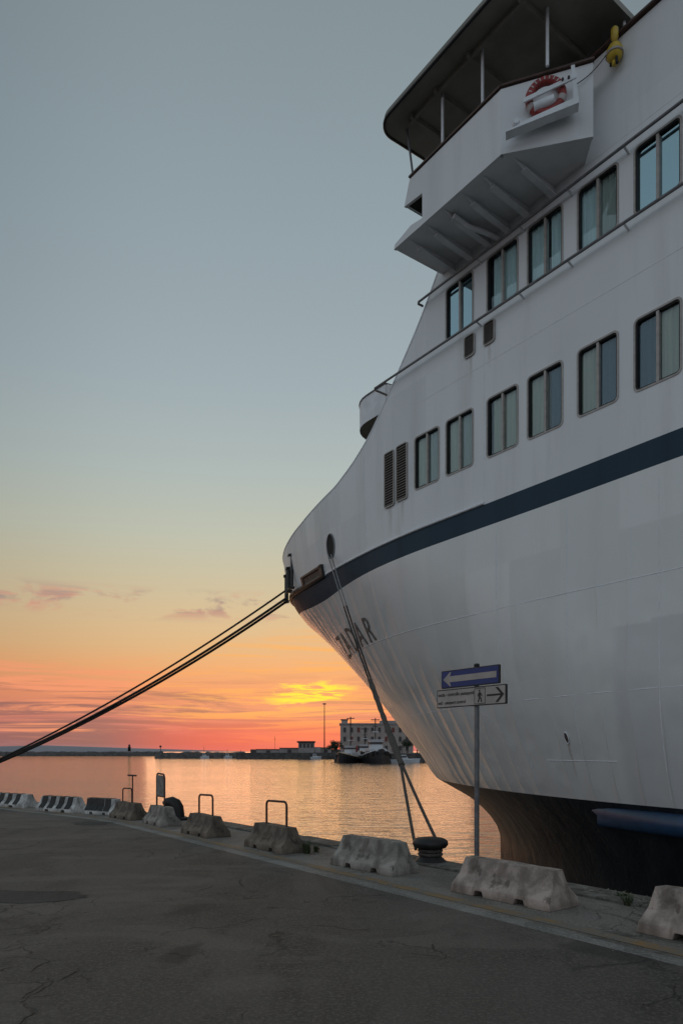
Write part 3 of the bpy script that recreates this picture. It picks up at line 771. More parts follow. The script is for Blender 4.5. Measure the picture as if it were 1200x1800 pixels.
m = MB(); m.slab([(11.46, T0 + .06, 12.15), (11.46, 10.99, 12.15), (11.42, 10.99, 12.4), (11.42, T0 + .06, 12.24)], (-0.05, 0, 0)); m.slab([(11.12, T0 + .06, 12.84), (11.12, 10.99, 12.84), (10.95, 10.99, 13.3), (10.95, T0 + .06, 13.3)], (-0.05, 0, 0)); m.build('wing_front_bulwark', M['paint'], wing, wx)
m = MB(); m.slab([(10.58, T0 + .065, 12.215), (10.58, 10.25, 12.215), (10.58, 10.25, 12.95), (10.58, T0 + .065, 12.95)], (-0.03, 0, 0)); m.slab([(10.585, 10.2, 12.215), (11.40, 10.2, 12.215), (11.12, 10.2, 12.86), (10.585, 10.2, 12.95)], (0, 0.03, 0))
m.slab([(10.585, T0 + .065, 12.80), (11.14, T0 + .065, 12.845), (11.14, 10.198, 12.845), (10.585, 10.198, 12.80)], (0, 0, 0.02)); m.build('side_light_recess', M['black'], wing, wx)
m = MB(); m.slab([(8.56, T0 + .02, 12.157), (11.44, T0 + .02, 12.157), (11.44, 11.0, 12.157), (7.8, 11.0, 12.157), (7.40, 10.625, 12.157)], (0, 0, 0.05)); m.build('wing_floor', M['paint'], wing, wx)
for i, s_ in enumerate((11.05, 10.55, 10.05, 9.55, 9.05, 8.45)):
    t0 = T0 + 0.08 if s_ > 8.6 else T0 + 0.25
    m = MB(); m.slab([(s_, t0, 12.15), (s_, 10.99, 12.15), (s_, 10.99, 11.97), (s_, t0 + 0.25, 12.07)], (0.025, 0, 0))
    m.slab([(s_ - 0.05, t0 + .25, 12.07), (s_ - 0.05, 10.99, 11.97), (s_ - .05, 10.99, 11.955), (s_ - .05, t0 + .25, 12.055)], (0.125, 0, 0))
    m.build('wing_bracket', M['white'], wing, wx)
m = MB(); m.tube([(10.0, 9.9, 12.08), (9.98, 10.3, 12.02), (9.86, 10.6, 11.98), (9.8, 10.95, 11.96)], 0.05, 8); m.build('drain_pipe', M['white'], wing, wx)
# handrail on the bulwark
hp = [(10.99, T0 + .03, 13.33), (8.55, T0 + .02, 13.33), (7.36, 10.63, 13.44)]
hp2 = [(7.7, 10.98, 13.88), (-20, 10.98, 13.88)]
m = MB()
for a, b in list(zip(hp[:-1], hp[1:])) + [tuple(hp2)]:
    A, B = Vector(a), Vector(b); dr = (B - A).normalized(); sd = dr.cross(Vector((0, 0, 1))).normalized() * 0.055
    m.hexa([A - sd, B - sd, B + sd, A + sd, A - sd + Vector((0, 0, .035)), B - sd + Vector((0, 0, .035)), B + sd + Vector((0, 0, .035)), A + sd + Vector((0, 0, .035))])
m.build('bulwark_handrail', M['wood'], wing, wx)
# canopy with rounded outer front corner
can = []
SF, TO, RC = 11.42, 9.10, 0.40
for k in range(9):
    a = math.radians(90 * k / 8); can.append((SF - RC + RC * math.cos(a), TO + RC - RC * math.sin(a)))
poly = [(SF - 0.12, 25.9)] + [(SF - 0.12, 12.0)] + can + [(7.12, TO), (7.12, 11.5), (4.0, 12.0), (4.0, 25.9)]
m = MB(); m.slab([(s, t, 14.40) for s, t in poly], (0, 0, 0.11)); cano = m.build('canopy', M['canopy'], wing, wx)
m = MB()
rim = [(s, t, 14.39) for s, t in [(SF - 0.12, 14.0)] + [(SF - 0.02, 11.0)] + can + [(7.12, TO)]]
m.tube(rim, 0.03, 6); m.build('canopy_rim', M['dark'], cano, wx)
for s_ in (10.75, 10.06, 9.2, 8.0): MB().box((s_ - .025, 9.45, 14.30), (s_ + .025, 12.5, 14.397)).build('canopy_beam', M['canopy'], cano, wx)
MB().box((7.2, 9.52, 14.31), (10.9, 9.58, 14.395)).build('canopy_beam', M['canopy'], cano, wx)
for s_, t_, zb in ((10.06, T0 + .04, 13.36), (9.02, T0 + .04, 13.36), (7.86, 10.02, 13.4), (7.22, 11.3, 12.3)):
    MB().tube([(s_, t_, zb), (s_, t_, 14.4)], 0.028, 8).build('canopy_post', M['white'], wing, wx)
MB().tube([(10.92, T0 + .04, 13.34), (11.08, T0 + .02, 14.4)], 0.022, 8).build('canopy_strut', M['rail'], wing, wx)
wh = MB(); wh.box((4.2, 12.6, 12.33), (10.6, 22.4, 14.395)); wh.build('wheelhouse', M['paint'], ferry, fx)
wg = MB(); wg.box((5.0, 12.58, 13.1), (10.2, 12.598, 14.1)); wg.build('wheelhouse_window', M['glass_coat'], ferry, fx)

# forward platform seen past the side plating
tb = MB(); cx, ct, R = 16.45, 13.75, 1.0
arc = [(15.6, ct - R)] + [(cx + R * math.sin(math.radians(a)), ct - R * math.cos(math.radians(a))) for a in range(0, 181, 12)] + [(15.6, ct + R), (15.5, ct), (15.6, ct - R)]
z0, z1 = 11.25, 12.0
tb.grid([[(s, t, z0) for s, t in arc], [(s, t, z1) for s, t in arc]], True)
tb.grid([[(s, t, z1) for s, t in arc], [(s - .04, t + (0.05 if t < ct else -0.05), z1) for s, t in arc], [(s - .04, t + (0.05 if t < ct else -0.05), z0 + .05) for s, t in arc]], False)
plt = tb.build('forward_platform', M['white'], ferry, fx)
MB().add([(s, t, z0 + 0.01) for s, t in arc[:-1]], [tuple(range(len(arc) - 1))]).build('platform_floor', M['canopy'], plt, fx)
MB().tube([(s, t, z1 + .02) for s, t in arc], 0.03, 6).build('platform_rim', M['rail'], plt, fx)
MB().tube([(16.8, 12.95, z1), (16.8, 12.95, z1 + .14)], 0.03, 6).build('platform_lamp', M['rail'], plt, fx)
MB().box((11.6, 13.3, 11.1), (15.9, 14.2, 11.245)).build('platform_arm', M['white'], plt, fx)

# hawse hole, fairleads, drain hole
def surf_frame(s, z):
    p0 = Vector((s, F(s, z), z)); ds = Vector((s + .05, F(s + .05, z), z)) - p0; dzv = Vector((s, F(s, z + .05), z + .05)) - p0
    u = ds.normalized(); v = (dzv - u * dzv.dot(u)).normalized(); nn = u.cross(v)
    if nn.y > 0: nn = -nn
    return p0, u, v, nn
def oval(name, s, z, a, b, rim, m_rim, m_in, parent=ferry, depth=0.012):
    p0, u, v, nn = surf_frame(s, z); k = 28
    m = MB(); m.tube([p0 + nn * 0.01 + u * (a * math.cos(2 * math.pi * i / k)) + v * (b * math.sin(2 * math.pi * i / k)) for i in range(k)], rim, 8, closed=True)
    o = m.build(name, m_rim, parent, fx)
    m = MB(); m.add([p0 + nn * depth + u * (a * math.cos(2 * math.pi * i / k)) + v * (b * math.sin(2 * math.pi * i / k)) for i in range(k)], [tuple(range(k))]); m.build('hole_throat', m_in, o, fx)
    return o
oval('hawse_hole', 16.35, 7.36, 0.25, 0.33, 0.022, M['rail'], M['black'])
oval('drain_hole', 8.52, 1.86, 0.055, 0.115, 0.012, M['white'], M['rustframe'])
def roller(s, z0, z1, r, base):
    p0, u, v, nn = surf_frame(s, 7.4)
    m = MB(); m.tube([p0 + nn * (r + .03) + Vector((0, 0, z0 - 7.4)), p0 + nn * (r + .03) + Vector((0, 0, z1 - 7.4))], r, 10)
    o = m.build('fairlead_roller', M['dark'], ferry, fx)
    for z in (z0, z1):
        m = MB(); c_ = p0 + Vector((0, 0, z - 7.4)); m.hexa([c_ - u * base, c_ + u * base, c_ + u * base + nn * .22, c_ - u * base + nn * .22] + [x + Vector((0, 0, .05)) for x in (c_ - u * base, c_ + u * base, c_ + u * base + nn * .22, c_ - u * base + nn * .22)])
        m.build('roller_bracket', M['dark'], o, fx)
roller(20.0, 7.0, 8.1, 0.05, 0.10); roller(20.5, 7.0, 7.8, 0.09, 0.13); roller(21.75, 6.95, 7.9, 0.075, 0.12)
# panama chock plate at stripe level
pc = [17.1 + 1.75 * k / 12 for k in range(13)]
def chock(z0f, z1f, o0, o1, mat, name, par, sr):
    m = MB()
    rows = []
    for (zz, off) in ((z0f, o0), (z0f, o1), (z1f, o1), (z1f, o0)):
        rows.append([Vector((s, F(s, zst(s) + zz), zst(s) + zz)) + surf_frame(s, zst(s) + zz)[3] * off for s in sr])
    m.grid(rows, False)
    for e in (0, -1): m.add([r[e] for r in rows], [(0, 1, 2, 3)])
    return m.build(name, mat, par, fx)
ck = chock(0.06, 0.27, 0.0, 0.06, M['rustframe'], 'bow_chock', ferry, pc)
chock(0.05, 0.33, 0.0, 0.09, M['dark'], 'chock_cheek', ck, [17.0, 17.2]); chock(0.05, 0.31, 0.0, 0.09, M['dark'], 'chock_cheek', ck, [18.75, 18.95])
chock(0.255, 0.31, 0.0, 0.10, M['dark'], 'chock_lip', ck, pc)
# blue fender belting on the waterline
m = MB(); rows = []
for k in range(30):
    s_ = 8.3 - k * 0.9; w_ = min(1.0, 0.35 + k * 0.9)
    zc = 0.36; rows.append([(s_ + (0.12 if k == 0 and a < 4 else 0), F(s_, 0.4) - (0.20 * w_ * math.sin(math.pi * a / 8) if k else 0.0), zc + 0.21 * math.cos(math.pi * a / 8)) for a in range(9)])
m.grid(rows); m.build('fender_belting', M['blue'], ferry, fx)

# ship name on the flare
SN0 = 18.05
NAME_Z = 4.62
def letters(ch, s_left, size, z0):
    me = text_mesh(ch, size)
    bm = bmesh.new(); bm.from_mesh(me)
    bmesh.ops.triangulate(bm, faces=bm.faces)
    bmesh.ops.subdivide_edges(bm, edges=bm.edges, cuts=2, use_grid_fill=True)
    for v in bm.verts:
        s_ = s_left - v.co.x; z = z0 + v.co.y
        p = (s_, F(s_, z), z); n_ = surf_frame(s_, z)[3]
        v.co = Vector(fx((p[0] + n_.x * .018, p[1] + n_.y * .018, p[2] + n_.z * .018)))
    bm.to_mesh(me); bm.free(); me.materials.clear(); me.materials.append(M['name'])
    link('name_letter', me, ferry)
for ch, s_l in zip('ZADAR', (18.75, 18.02, 17.22, 16.38, 15.58)): letters(ch, s_l, 0.92, NAME_Z)
# ------------------------------------------------------------------ lifebuoy in its rack, smoke float
LB = Vector((7.90, 10.0, 12.76)); ud = Vector((-1.17, 1.0, 0)).normalized(); nd = Vector((-1.0, -1.17, 0)).normalized()
lb = empty('lifebuoy', P(*LB), RZ, 'red ring lifebuoy in a white rack on the outer wing bulwark', 'lifebuoy')
def lx(p): return (p[0] - LB.x, LB.y - p[1], p[2] - LB.z)
def L_(u, v, n): return LB + ud * u + Vector((0, 0, v)) + nd * n
tilt = math.radians(6)
U2 = ud * math.cos(tilt) + Vector((0, 0, math.sin(tilt))); V2 = -ud * math.sin(tilt) + Vector((0, 0, math.cos(tilt)))
def L2(u, v, n): return LB + U2 * u + V2 * v + nd * n
m = MB(); m.torus(L2(0.02, 0.06, 0.07), 0.275, 0.07, U2, V2, 32, 10); m.build('ring', M['red'], lb, lx)
for a0 in [22 + 16.5 * k for k in range(9)]:
    m = MB(); a = math.radians(a0)
    pts = []
    for da in (-0.038, 0.038):
        for rr in (-0.026, 0.026):
            R_ = 0.275 + rr; pts.append(L2(0.02 + R_ * math.cos(a + da), 0.06 + R_ * math.sin(a + da), 0.07 + 0.066))
    m.slab([pts[0], pts[1], pts[3], pts[2]], nd * 0.006); m.build('white_mark', M['whitemark'], lb, lx)
for a0 in (205, 335):
    m = MB(); m.tube([L2(0.02 + 0.275 * math.cos(math.radians(a0 + k)), 0.06 + 0.275 * math.sin(math.radians(a0 + k)), 0.07) for k in (-9, -3, 3, 9)], 0.074, 10); m.build('white_band', M['whitemark'], lb, lx)
rk = empty('lifebuoy_rack', P(*LB), RZ, 'white sheet steel rack with a sloping shelf holding the lifebuoy', 'rack')
m = MB(); m.slab([L2(-.70, -.42, 0.0), L2(.52, -.30, 0.0), L2(.52, -.30, .17), L2(-.70, -.42, .17)], (0, 0, 0.03)); m.build('shelf', M['white'], rk, lx)
m = MB(); m.slab([L2(-.70, -.42, .17), L2(.52, -.30, .17), L2(.52, .36, .17), L2(.46, .36, .17), L2(.44, -.20, .17), L2(-.30, -.31, .17)], nd * 0.012); m.build('front_plate', M['white'], rk, lx)
m = MB(); m.slab([L2(-.36, -.02, .165), L2(.52, .12, .165), L2(.52, .19, .165), L2(-.36, .05, .165)], nd * 0.03); m.build('retaining_bar', M['white'], rk, lx)
m = MB(); m.slab([L2(-.6, -.36, -0.02), L2(.5, -.28, -0.02), L2(.5, .34, -0.02), L2(-.3, .1, -0.02)], nd * 0.012); m.build('back_plate', M['paint'], rk, lx)
for u_ in (.30, .40): MB().tube([L2(u_, .15, .19), L2(u_, .15, .225)], 0.02, 8).build('bolt', M['dark'], rk, lx)
m = MB(); m.tube([L2(-.5, -.22, .0), L2(-.5, -.22, .12)], [0.07, 0.05], 12); m.build('lamp_boss', M['white'], rk, lx)
m = MB(); m.tube([L2(-.20, -.10, .10), L2(.14, -.06, .10)], 0.085, 12); m.build('canister', M['white'], rk, lx)

SF0 = Vector((7.12, 10.86, 13.66))
sf = empty('smoke_float', P(*SF0), RZ, 'yellow man overboard smoke float hung on the white bulwark', 'float')
m = MB(); m.lathe([(0.045, -.02), (0.05, .10), (0.062, .12), (0.062, .26), (0.04, .29)], seg=16); m.build('neck', M['yellowfloat'], sf)
m = MB(); m.lathe([(0.05, .0), (0.10, -.03), (0.135, -.10), (0.14, -.17), (0.11, -.24), (0.06, -.28)], seg=18); m.build('float_body', M['yellowfloat'], sf)
m = MB(); m.lathe([(0.05, -.275), (0.045, -.34), (0.03, -.36)], seg=14); m.build('light_cap', M['yellowfloat'], sf)
m = MB(); m.lathe([(0.143, -.15), (0.148, -.16), (0.148, -.18), (0.143, -.19)], seg=18); m.build('band', M['frame'], sf)
m = MB(); m.tube([(-.05, .03, -.24), (-.07, .03, -.38)], 0.025, 8); m.tube([(.06, .0, -.25), (.07, .0, -.31)], 0.025, 8); m.build('plug', M['rubber'], sf)
m = MB(); m.tube([(0.0, 0.1, -.02), (0.0, -.14, 0.0)], 0.02, 6); m.build('hook', M['dark'], sf)
ln = [SF0.lerp(Vector((7.6, 10.36, 13.02)), k / 10) + Vector((0, -0.02, -0.10 * math.sin(math.pi * k / 10))) for k in range(11)]
tag(MB().tube([P(*x) for x in ln], 0.008, 5).build('lanyard', M['rope_dark']), 'thin dark lanyard running from the yellow float to the lifebuoy rack', 'lanyard')

# ------------------------------------------------------------------ ropes
def rope_path(a, b, sag, n=60):
    a, b = Vector(a), Vector(b)
    return [a.lerp(b, k / n) - Vector((0, 0, sag * 4 * (k / n) * (1 - k / n))) for k in range(n + 1)]
BOLL = Vector((-14.9, 26.2, 0.32))
A1 = P(20.45, F(20.45, 7.5) - 0.26, 6.98); A2 = P(21.6, F(21.6, 7.2) - 0.22, 7.02); A3 = P(21.75, F(21.75, 7.1) - 0.26, 6.93)
tag(MB().tube(rope_path(A1, BOLL + Vector((0.1, 0.1, .05)), 0.44), 0.034, 8).build('mooring_rope', M['rope_dark']), 'uppermost and thinnest of the dark bow ropes slanting down to the left', 'rope', 'bow mooring ropes')
tag(MB().tube(rope_path(A2, BOLL + Vector((0, 0, 0)), 0.50), 0.045, 8).build('mooring_rope', M['rope_dark']), 'middle dark bow rope running just below the thin upper one', 'rope', 'bow mooring ropes')
tag(MB().tube(rope_path(A3, BOLL + Vector((-.12, -.08, -.08)), 0.54), 0.045, 8).build('mooring_rope', M['rope_dark']), 'lowest dark bow rope, hanging under the other two', 'rope', 'bow mooring ropes')

BP = P(7.52, 6.98)
def ship_rope(name, a, b, label, off, r0):
    J = (H + (BP + Vector((0, 0, 0.2)) - H) * 0.83) + off * 0.6
    up = rope_path(a, J, 0.16, 66); dn = rope_path(J, b, 0.02, 14)
    root = MB().tube(up[:22], r0 * 0.7, 8).build(name, M['rope_pale'])
    tag(root, label, 'rope', 'spring ropes from the hawse hole')
    MB().tube(up[21:46], r0 * 0.8, 8).build('rope_middle', M['rope_dark'], root)
    tail = up[45:]
    MB().tube(tail, [r0 * (1.2 + 0.25 * math.sin(k * 2.3 + r0 * 900) + 0.8 * math.exp(-((k - 17) / 4.0) ** 2)) for k in range(len(tail))], 8).build('rope_splice', M['rope_brown'], root)
    MB().tube(dn, r0 * 1.0, 8).build('rope_leg', M['rope_brown'], root)
    return root
H = P(16.35, F(16.35, 7.2) - 0.06, 7.10)
ra = ship_rope('mooring_rope', H + DV * 0.07, BP + Vector((-0.21, -0.03, 0.20)), 'spring rope from the hawse hole to the left side of the mushroom bollard', DV * 0.035, 0.024)
rb = ship_rope('mooring_rope', H - DV * 0.07, BP + Vector((0.14, 0.02, 0.22)), 'spring rope from the hawse hole to the right side of the mushroom bollard', DV * -0.035, 0.025)

# ------------------------------------------------------------------ bollards
bo = empty('mooring_bollard', BP, 0, 'black mushroom shaped iron bollard with two ropes round its neck', 'bollard')
MB().lathe([(0.25, 0.0), (0.23, 0.03), (0.165, 0.09), (0.13, 0.16), (0.14, 0.21)], seg=24).build('bollard_base', M['iron'], bo)
m = MB(); m.lathe([(0.15, 0.205), (0.22, 0.225), (0.255, 0.27), (0.25, 0.32), (0.20, 0.355), (0.10, 0.37)], seg=28); m.build('bollard_cap', M['iron'], bo)
m = MB()
for zz in (0.13, 0.185): m.torus((0, 0, zz), 0.158, 0.024, (1, 0, 0), (0, 1, 0), 24, 8)
m.build('rope_turn', M['rope_brown'], bo)
hb = empty('horn_bollard', P(15.75, 6.62), math.radians(168), 'black curved horn bollard between the dark and the pale barrier', 'bollard')
hpth = [(0, 0, 0), (0, 0, .16), (0.01, 0, .28), (0.06, 0, .37), (0.15, 0.0, .42), (0.25, 0, .41), (0.33, 0, .35)]
MB().tube(hpth, [0.17, 0.15, 0.145, 0.14, 0.125, 0.105, 0.085], 14).build('horn', M['iron'], hb)
MB().lathe([(0.28, 0.0), (0.28, 0.04), (0.2, 0.07)], seg=20).build('foot_flange', M['iron'], hb)
fb = empty('far_bollard', BOLL - Vector((0, 0, .32)), 0, 'black iron bollard on the left quay holding the bow ropes', 'bollard')
MB().lathe([(0.28, 0.0), (0.2, 0.1), (0.16, 0.3), (0.17, 0.42), (0.26, 0.48), (0.26, 0.56), (0.12, 0.6)], seg=20).build('bollard_post', M['iron'], fb)

# ------------------------------------------------------------------ concrete barriers
def barrier_mesh(L, mat, h=0.39, seed=0, notches=(-0.27, 0.24)):
    rr = random.Random(seed); j = lambda a: rr.uniform(-a, a)
    st = [(-1.0, 0), ]
    xs = [-L / 2]
    nz = []
    for nx in notches: nz += [(nx - .065, 0), (nx - .045, 1), (nx + .045, 1), (nx + .065, 0)]
    stations = [(-L / 2, 0)] + [(x * (L / 1.25), r) for x, r in nz] + [(L / 2, 0)]
    extra = [(x, 0) for x in np.linspace(-L / 2, L / 2, 7)[1:-1] if not any(abs(x - n * (L / 1.25)) < 0.1 for n in notches)]
    stations = sorted(stations + extra)
    jt = {}
    def jit(x, k, c):
        key = (round(x / 0.2), k, c)
        if (k, c) not in jt: jt[(k, c)] = j(3.1)
        return 0.005 * math.sin(4.3 * x + jt[(k, c)]) + 0.003 * math.sin(11 * x + 2 * jt[(k, c)])
    m = MB(); rows = []
    for x, r in stations:
        e = 0.0
        sl_ = lambda z: (1 if x > 0 else -1) * -0.085 * (z / h) if abs(abs(x) - L / 2) < 1e-6 else 0.0
        zb = 0.065 if r else 0.0
        prof_ = [(-.25, zb), (-.245, .10), (-.14, .22), (-.085, h), (.085, h), (.14, .22), (.245, .10), (.25, zb)]
        rows.append([(x + sl_(z), y + (jit(x, k, 0) if abs(z - .10) > .03 and z > .05 else 0), z + (jit(x, k, 1) if z > .15 else 0)) for k, (y, z) in enumerate(prof_)])
    n = 8
    vs = [p for r in rows for p in r]; fs = []
    for i in range(len(rows) - 1):
        for k in range(n): fs.append((i * n + k, i * n + (k + 1) % n, (i + 1) * n + (k + 1) % n, (i + 1) * n + k))
    fs += [tuple(range(n)), tuple(range((len(rows) - 1) * n, len(rows) * n))[::-1]]
    m.add(vs, fs)
    me = m.mesh('barrier_body', mat)
    bm = bmesh.new(); bm.from_mesh(me)
    bmesh.ops.recalc_face_normals(bm, faces=bm.faces)
    es = [e for e in bm.edges if len(e.link_faces) == 2 and e.calc_face_angle(0) > 0.35 and e.calc_length() > 0.035]
    bmesh.ops.bevel(bm, geom=es, offset=0.009, segments=2, profile=0.5, clamp_overlap=True, affect='EDGES')
    bmesh.ops.triangulate(bm, faces=[f for f in bm.faces if len(f.verts) > 4])
    for v in bm.verts:      # knocked corners
        if v.co.z > .1 and abs(v.co.x) > L / 2 - .13 and rr.random() < .35: v.co += Vector((j(.012), -abs(j(.010)) if v.co.y > 0 else abs(j(.010)), -abs(j(.012))))
    bm.to_mesh(me); bm.free()
    return me
def barrier(c, ang, L, matk, label, seed, h=0.39, stripes=None):
    root = empty('concrete_barrier', c, ang, label, 'barrier', 'concrete barriers along the quay edge')
    link('barrier_body', barrier_mesh(L, M[matk], h, seed), root)
    if stripes:
        pos, slant = stripes
        for x in pos:
            m = MB(); w_ = 0.10
            for (y0, z0), (y1, z1) in (((.2545, .10), (.149, .22)), ((.149, .22), (.094, h - .01))):
                x0 = x + slant * z0; x1 = x + slant * z1
                m.slab([(x0 - w_, y0, z0), (x0 + w_, y0, z0), (x1 + w_, y1, z1), (x1 - w_, y1, z1)], (0, 0.009, 0.004))
            x1 = x + slant * h; m.box((x1 - w_, -.08, h), (x1 + w_, .094, h + .008))
            m.build('black_stripe', M['blackpaint'], root)
    return root
R = RZ
barrier(P(5.2, 6.02), R + 0.03, 1.36, 'conc_pink', 'long pinkish worn concrete barrier in front of the sign post', 3, 0.39)
barrier(P(7.62, 6.02), R + 0.05, 1.30, 'conc_pale', 'pale worn concrete barrier just left of the mushroom bollard', 5, 0.42)
b7 = barrier(P(10.08, 5.92), R, 1.24, 'conc_brown', 'brown concrete barrier with weeds at its right end and a hoop on top', 8, 0.40)
b6 = barrier(P(12.6, 5.85), R + 0.02, 1.16, 'conc_brown', 'brown concrete barrier with a hoop, between the notice frame and the weedy one', 11, 0.39)
b5 = barrier(P(14.98, 5.92), R - 0.04, 1.15, 'conc_pale', 'pale concrete barrier carrying the notice frame', 14, 0.40)
b4 = barrier(P(16.72, 5.80), R + 0.12, 1.12, 'conc_brown', 'dark brown concrete barrier with a low hoop and a T shaped post', 17, 0.39)
b3 = barrier(Vector((-6.05, 18.15, 0)), R + 0.42, 1.15, 'conc_white', 'short whitewashed barrier with slanted black stripes next to the dark brown one', 21, 0.40, ((-.35, -.12, .1, .32), 0.25))
b2 = barrier(Vector((-7.45, 18.95, 0)), math.atan2(.64, -.77) + 0.14, 1.62, 'conc_white', 'whitewashed barrier with upright black stripes, middle of the striped ones', 24, 0.40, ((-.52, -.18, .18, .52), 0.05))
b1 = barrier(Vector((-9.72, 20.75, 0)), math.atan2(.64, -.77) + 0.12, 2.3, 'conc_white', 'long whitewashed barrier with black stripes at the left frame edge', 27, 0.38, ((-.70, -.3, .1, .5, .9), 0.06))
b0 = barrier(P(2.92, 6.02), R - 0.02, 1.32, 'conc_pink', 'crumbling pinkish concrete barrier cut off by the right frame edge', 31, 0.40)
# fittings fixed to the barriers
def hoop(par, x0, x1, z1, r=0.019, z0=0.36):
    pth = [(x0, 0, z0), (x0, 0, z1 - .06), (x0 + .02, 0, z1 - .02), (x0 + .06, 0, z1), (x1 - .06, 0, z1 - .01), (x1 - .02, 0, z1 - .03), (x1, 0, z1 - .07), (x1, 0, z0)]
    MB().tube(pth, r, 8).build('hoop', M['rust'], par)
hoop(b7, -0.36, 0.28, 0.79); hoop(b6, -0.32, 0.26, 0.77); hoop(b4, -0.14, 0.33, 0.72, 0.016)
m = MB(); m.tube([(-.18, 0, .36), (-.18, 0, 1.03)], 0.016, 8); m.tube([(-.36, 0, 1.03), (.05, 0, 1.03)], 0.02, 8); m.build('post_with_crossbar', M['rust'], b4)
nf = empty('notice_frame', P(14.98, 5.92, 0.40), R - 0.04, 'small notice board in a tubular frame standing on the pale barrier', 'notice board')
nf.location = P(15.06, 5.92, 0.40)
MB().tube([(.22, 0, -.02), (.22, 0, .62), (.19, 0, .69), (.14, 0, .71), (-.20, 0, .70), (-.25, 0, .68), (-.28, 0, .61), (-.28, 0, -.02)], 0.02, 8).build('tube_frame', M['rust'], nf)
MB().box((-.262, -.012, .22), (.202, .012, .672)).build('board', M['notice'], nf)
MB().box((-.262, -.018, .195), (.202, .018, .222)).build('lower_bar', M['rust'], nf)

# ------------------------------------------------------------------ direction sign
SP = P(5.88, 6.2)
sg = empty('direction_sign', SP, RZ, 'blue one way arrow sign above a white passport control sign on one pole', 'road sign')
MB().tube([(0, 0, 0), (0, 0, 2.60)], 0.030, 12).build('pole', M['galv'], sg)
def plate(x0, x1, z0, z1, mat, edge, name):
    w_, h = x1 - x0, z1 - z0; cx, cz = (x0 + x1) / 2, (z0 + z1) / 2
    o = MB()
    oc = rrect(w_, h, 0.012); vs = [(cx + a, .034, cz + b) for a, b in oc] + [(cx + a, .058, cz + b) for a, b in oc]; n = len(oc)
    o.add(vs, [tuple(range(n))[::-1], tuple(range(n, 2 * n))] + [(i, (i + 1) % n, n + (i + 1) % n, n + i) for i in range(n)])
    ob = o.build(name, edge, sg)
    MB().add([(cx + a, .060, cz + b) for a, b in rrect(w_ - .024, h - .024, 0.01)], [tuple(range(24))]).build('sign_face', mat, ob)
    return ob
ZB = (2.372, 2.588); ZA = (2.135, 2.358)
pb = plate(-.40, .535, *ZB, M['signblue'], M['signblack'], 'arrow_plate')
zc = (ZB[0] + ZB[1]) / 2
MB().add([(.500, .0625, zc), (.385, .0625, zc + .085), (.365, .0625, zc + .085), (.385, .0625, zc + .036), (-.36, .0625, zc + .036), (-.36, .0625, zc - .036), (.385, .0625, zc - .036), (.365, .0625, zc - .085), (.385, .0625, zc - .085)],
         [(0, 1, 2, 3, 4, 5, 6, 7, 8)]).build('white_arrow', M['signwhite'], pb)
pa = plate(-.50, .615, *ZA, M['signwhite'], M['signblack'], 'passport_plate')
def sign_text(body, x_left, z, size, par):
    me = text_mesh(body, size)
    for v in me.vertices: v.co = Vector((x_left - v.co.x * 0.92, .0625, z + v.co.y))
    me.materials.clear(); me.materials.append(M['signblack']); link('lettering', me, par)
sign_text('uscita - controllo passaporti', .592, 2.276, 0.058, pa)
sign_text('exit - passport control', .592, 2.178, 0.056, pa)
# pictogram box
fo = ring([(-.105 + .085 * a, 2.246 + .092 * b) for a, b in ((-1, -1), (1, -1), (1, 1), (-1, 1))], [(-.105 + .079 * a, 2.246 + .086 * b) for a, b in ((-1, -1), (1, -1), (1, 1), (-1, 1))], .0622, .0605)
fo.build('pictogram_border', M['signblack'], pa)
mm = MB(); cx = -.105; cz = 2.246
def limb(pts, w_):
    for (a, b), (c, d) in zip(pts[:-1], pts[1:]):
        v = Vector((c - a, d - b)); nrm = Vector((-v.y, v.x)).normalized() * w_
        mm.slab([(cx - a - nrm.x, .0610, cz + b + nrm.y), (cx - a + nrm.x, .0610, cz + b - nrm.y), (cx - c + nrm.x, .0610, cz + d - nrm.y), (cx - c - nrm.x, .0610, cz + d + nrm.y)], (0, .0018, 0))
mm.add([(cx + .004 + .012 * math.cos(k * .5236), .0626, cz + .062 + .013 * math.sin(k * .5236)) for k in range(12)], [tuple(range(12))])
limb([(0, .045), (-.002, -.005)], .014); limb([(-.002, -.005), (.02, -.035), (.028, -.072)], .008); limb([(-.004, -.005), (-.012, -.04), (-.03, -.072)], .008)
limb([(.0, .04), (.026, .018), (.034, -.004)], .006); limb([(0, .04), (-.024, .02), (-.03, -.006)], .006)
mm.build('walking_pictogram', M['signblack'], pa)
mm2 = MB(); yy = .0625
mm2.add([(-.215, yy, cz + .011), (-.43, yy, cz + .011), (-.43, yy, cz - .011), (-.215, yy, cz - .011)], [(0, 1, 2, 3)])
mm2.add([(-.345, yy + .0004, cz + .085), (-.385, yy + .0004, cz + .085), (-.472, yy + .0004, cz), (-.432, yy + .0004, cz)], [(0, 1, 2, 3)])
mm2.add([(-.345, yy + .0004, cz - .085), (-.432, yy + .0004, cz), (-.472, yy + .0004, cz), (-.385, yy + .0004, cz - .085)], [(0, 1, 2, 3)])
mm2.build('black_arrow', M['signblack'], pa)
for z in (2.25, 2.48): MB().box((-.05, -.035, z - .015), (.05, .034, z + .015)).build('clamp', M['galv'], sg)
MB().lathe([(0.034, 2.598), (0.034, 2.63), (0.01, 2.64)], seg=12).build('pole_cap', M['signblack'], sg)

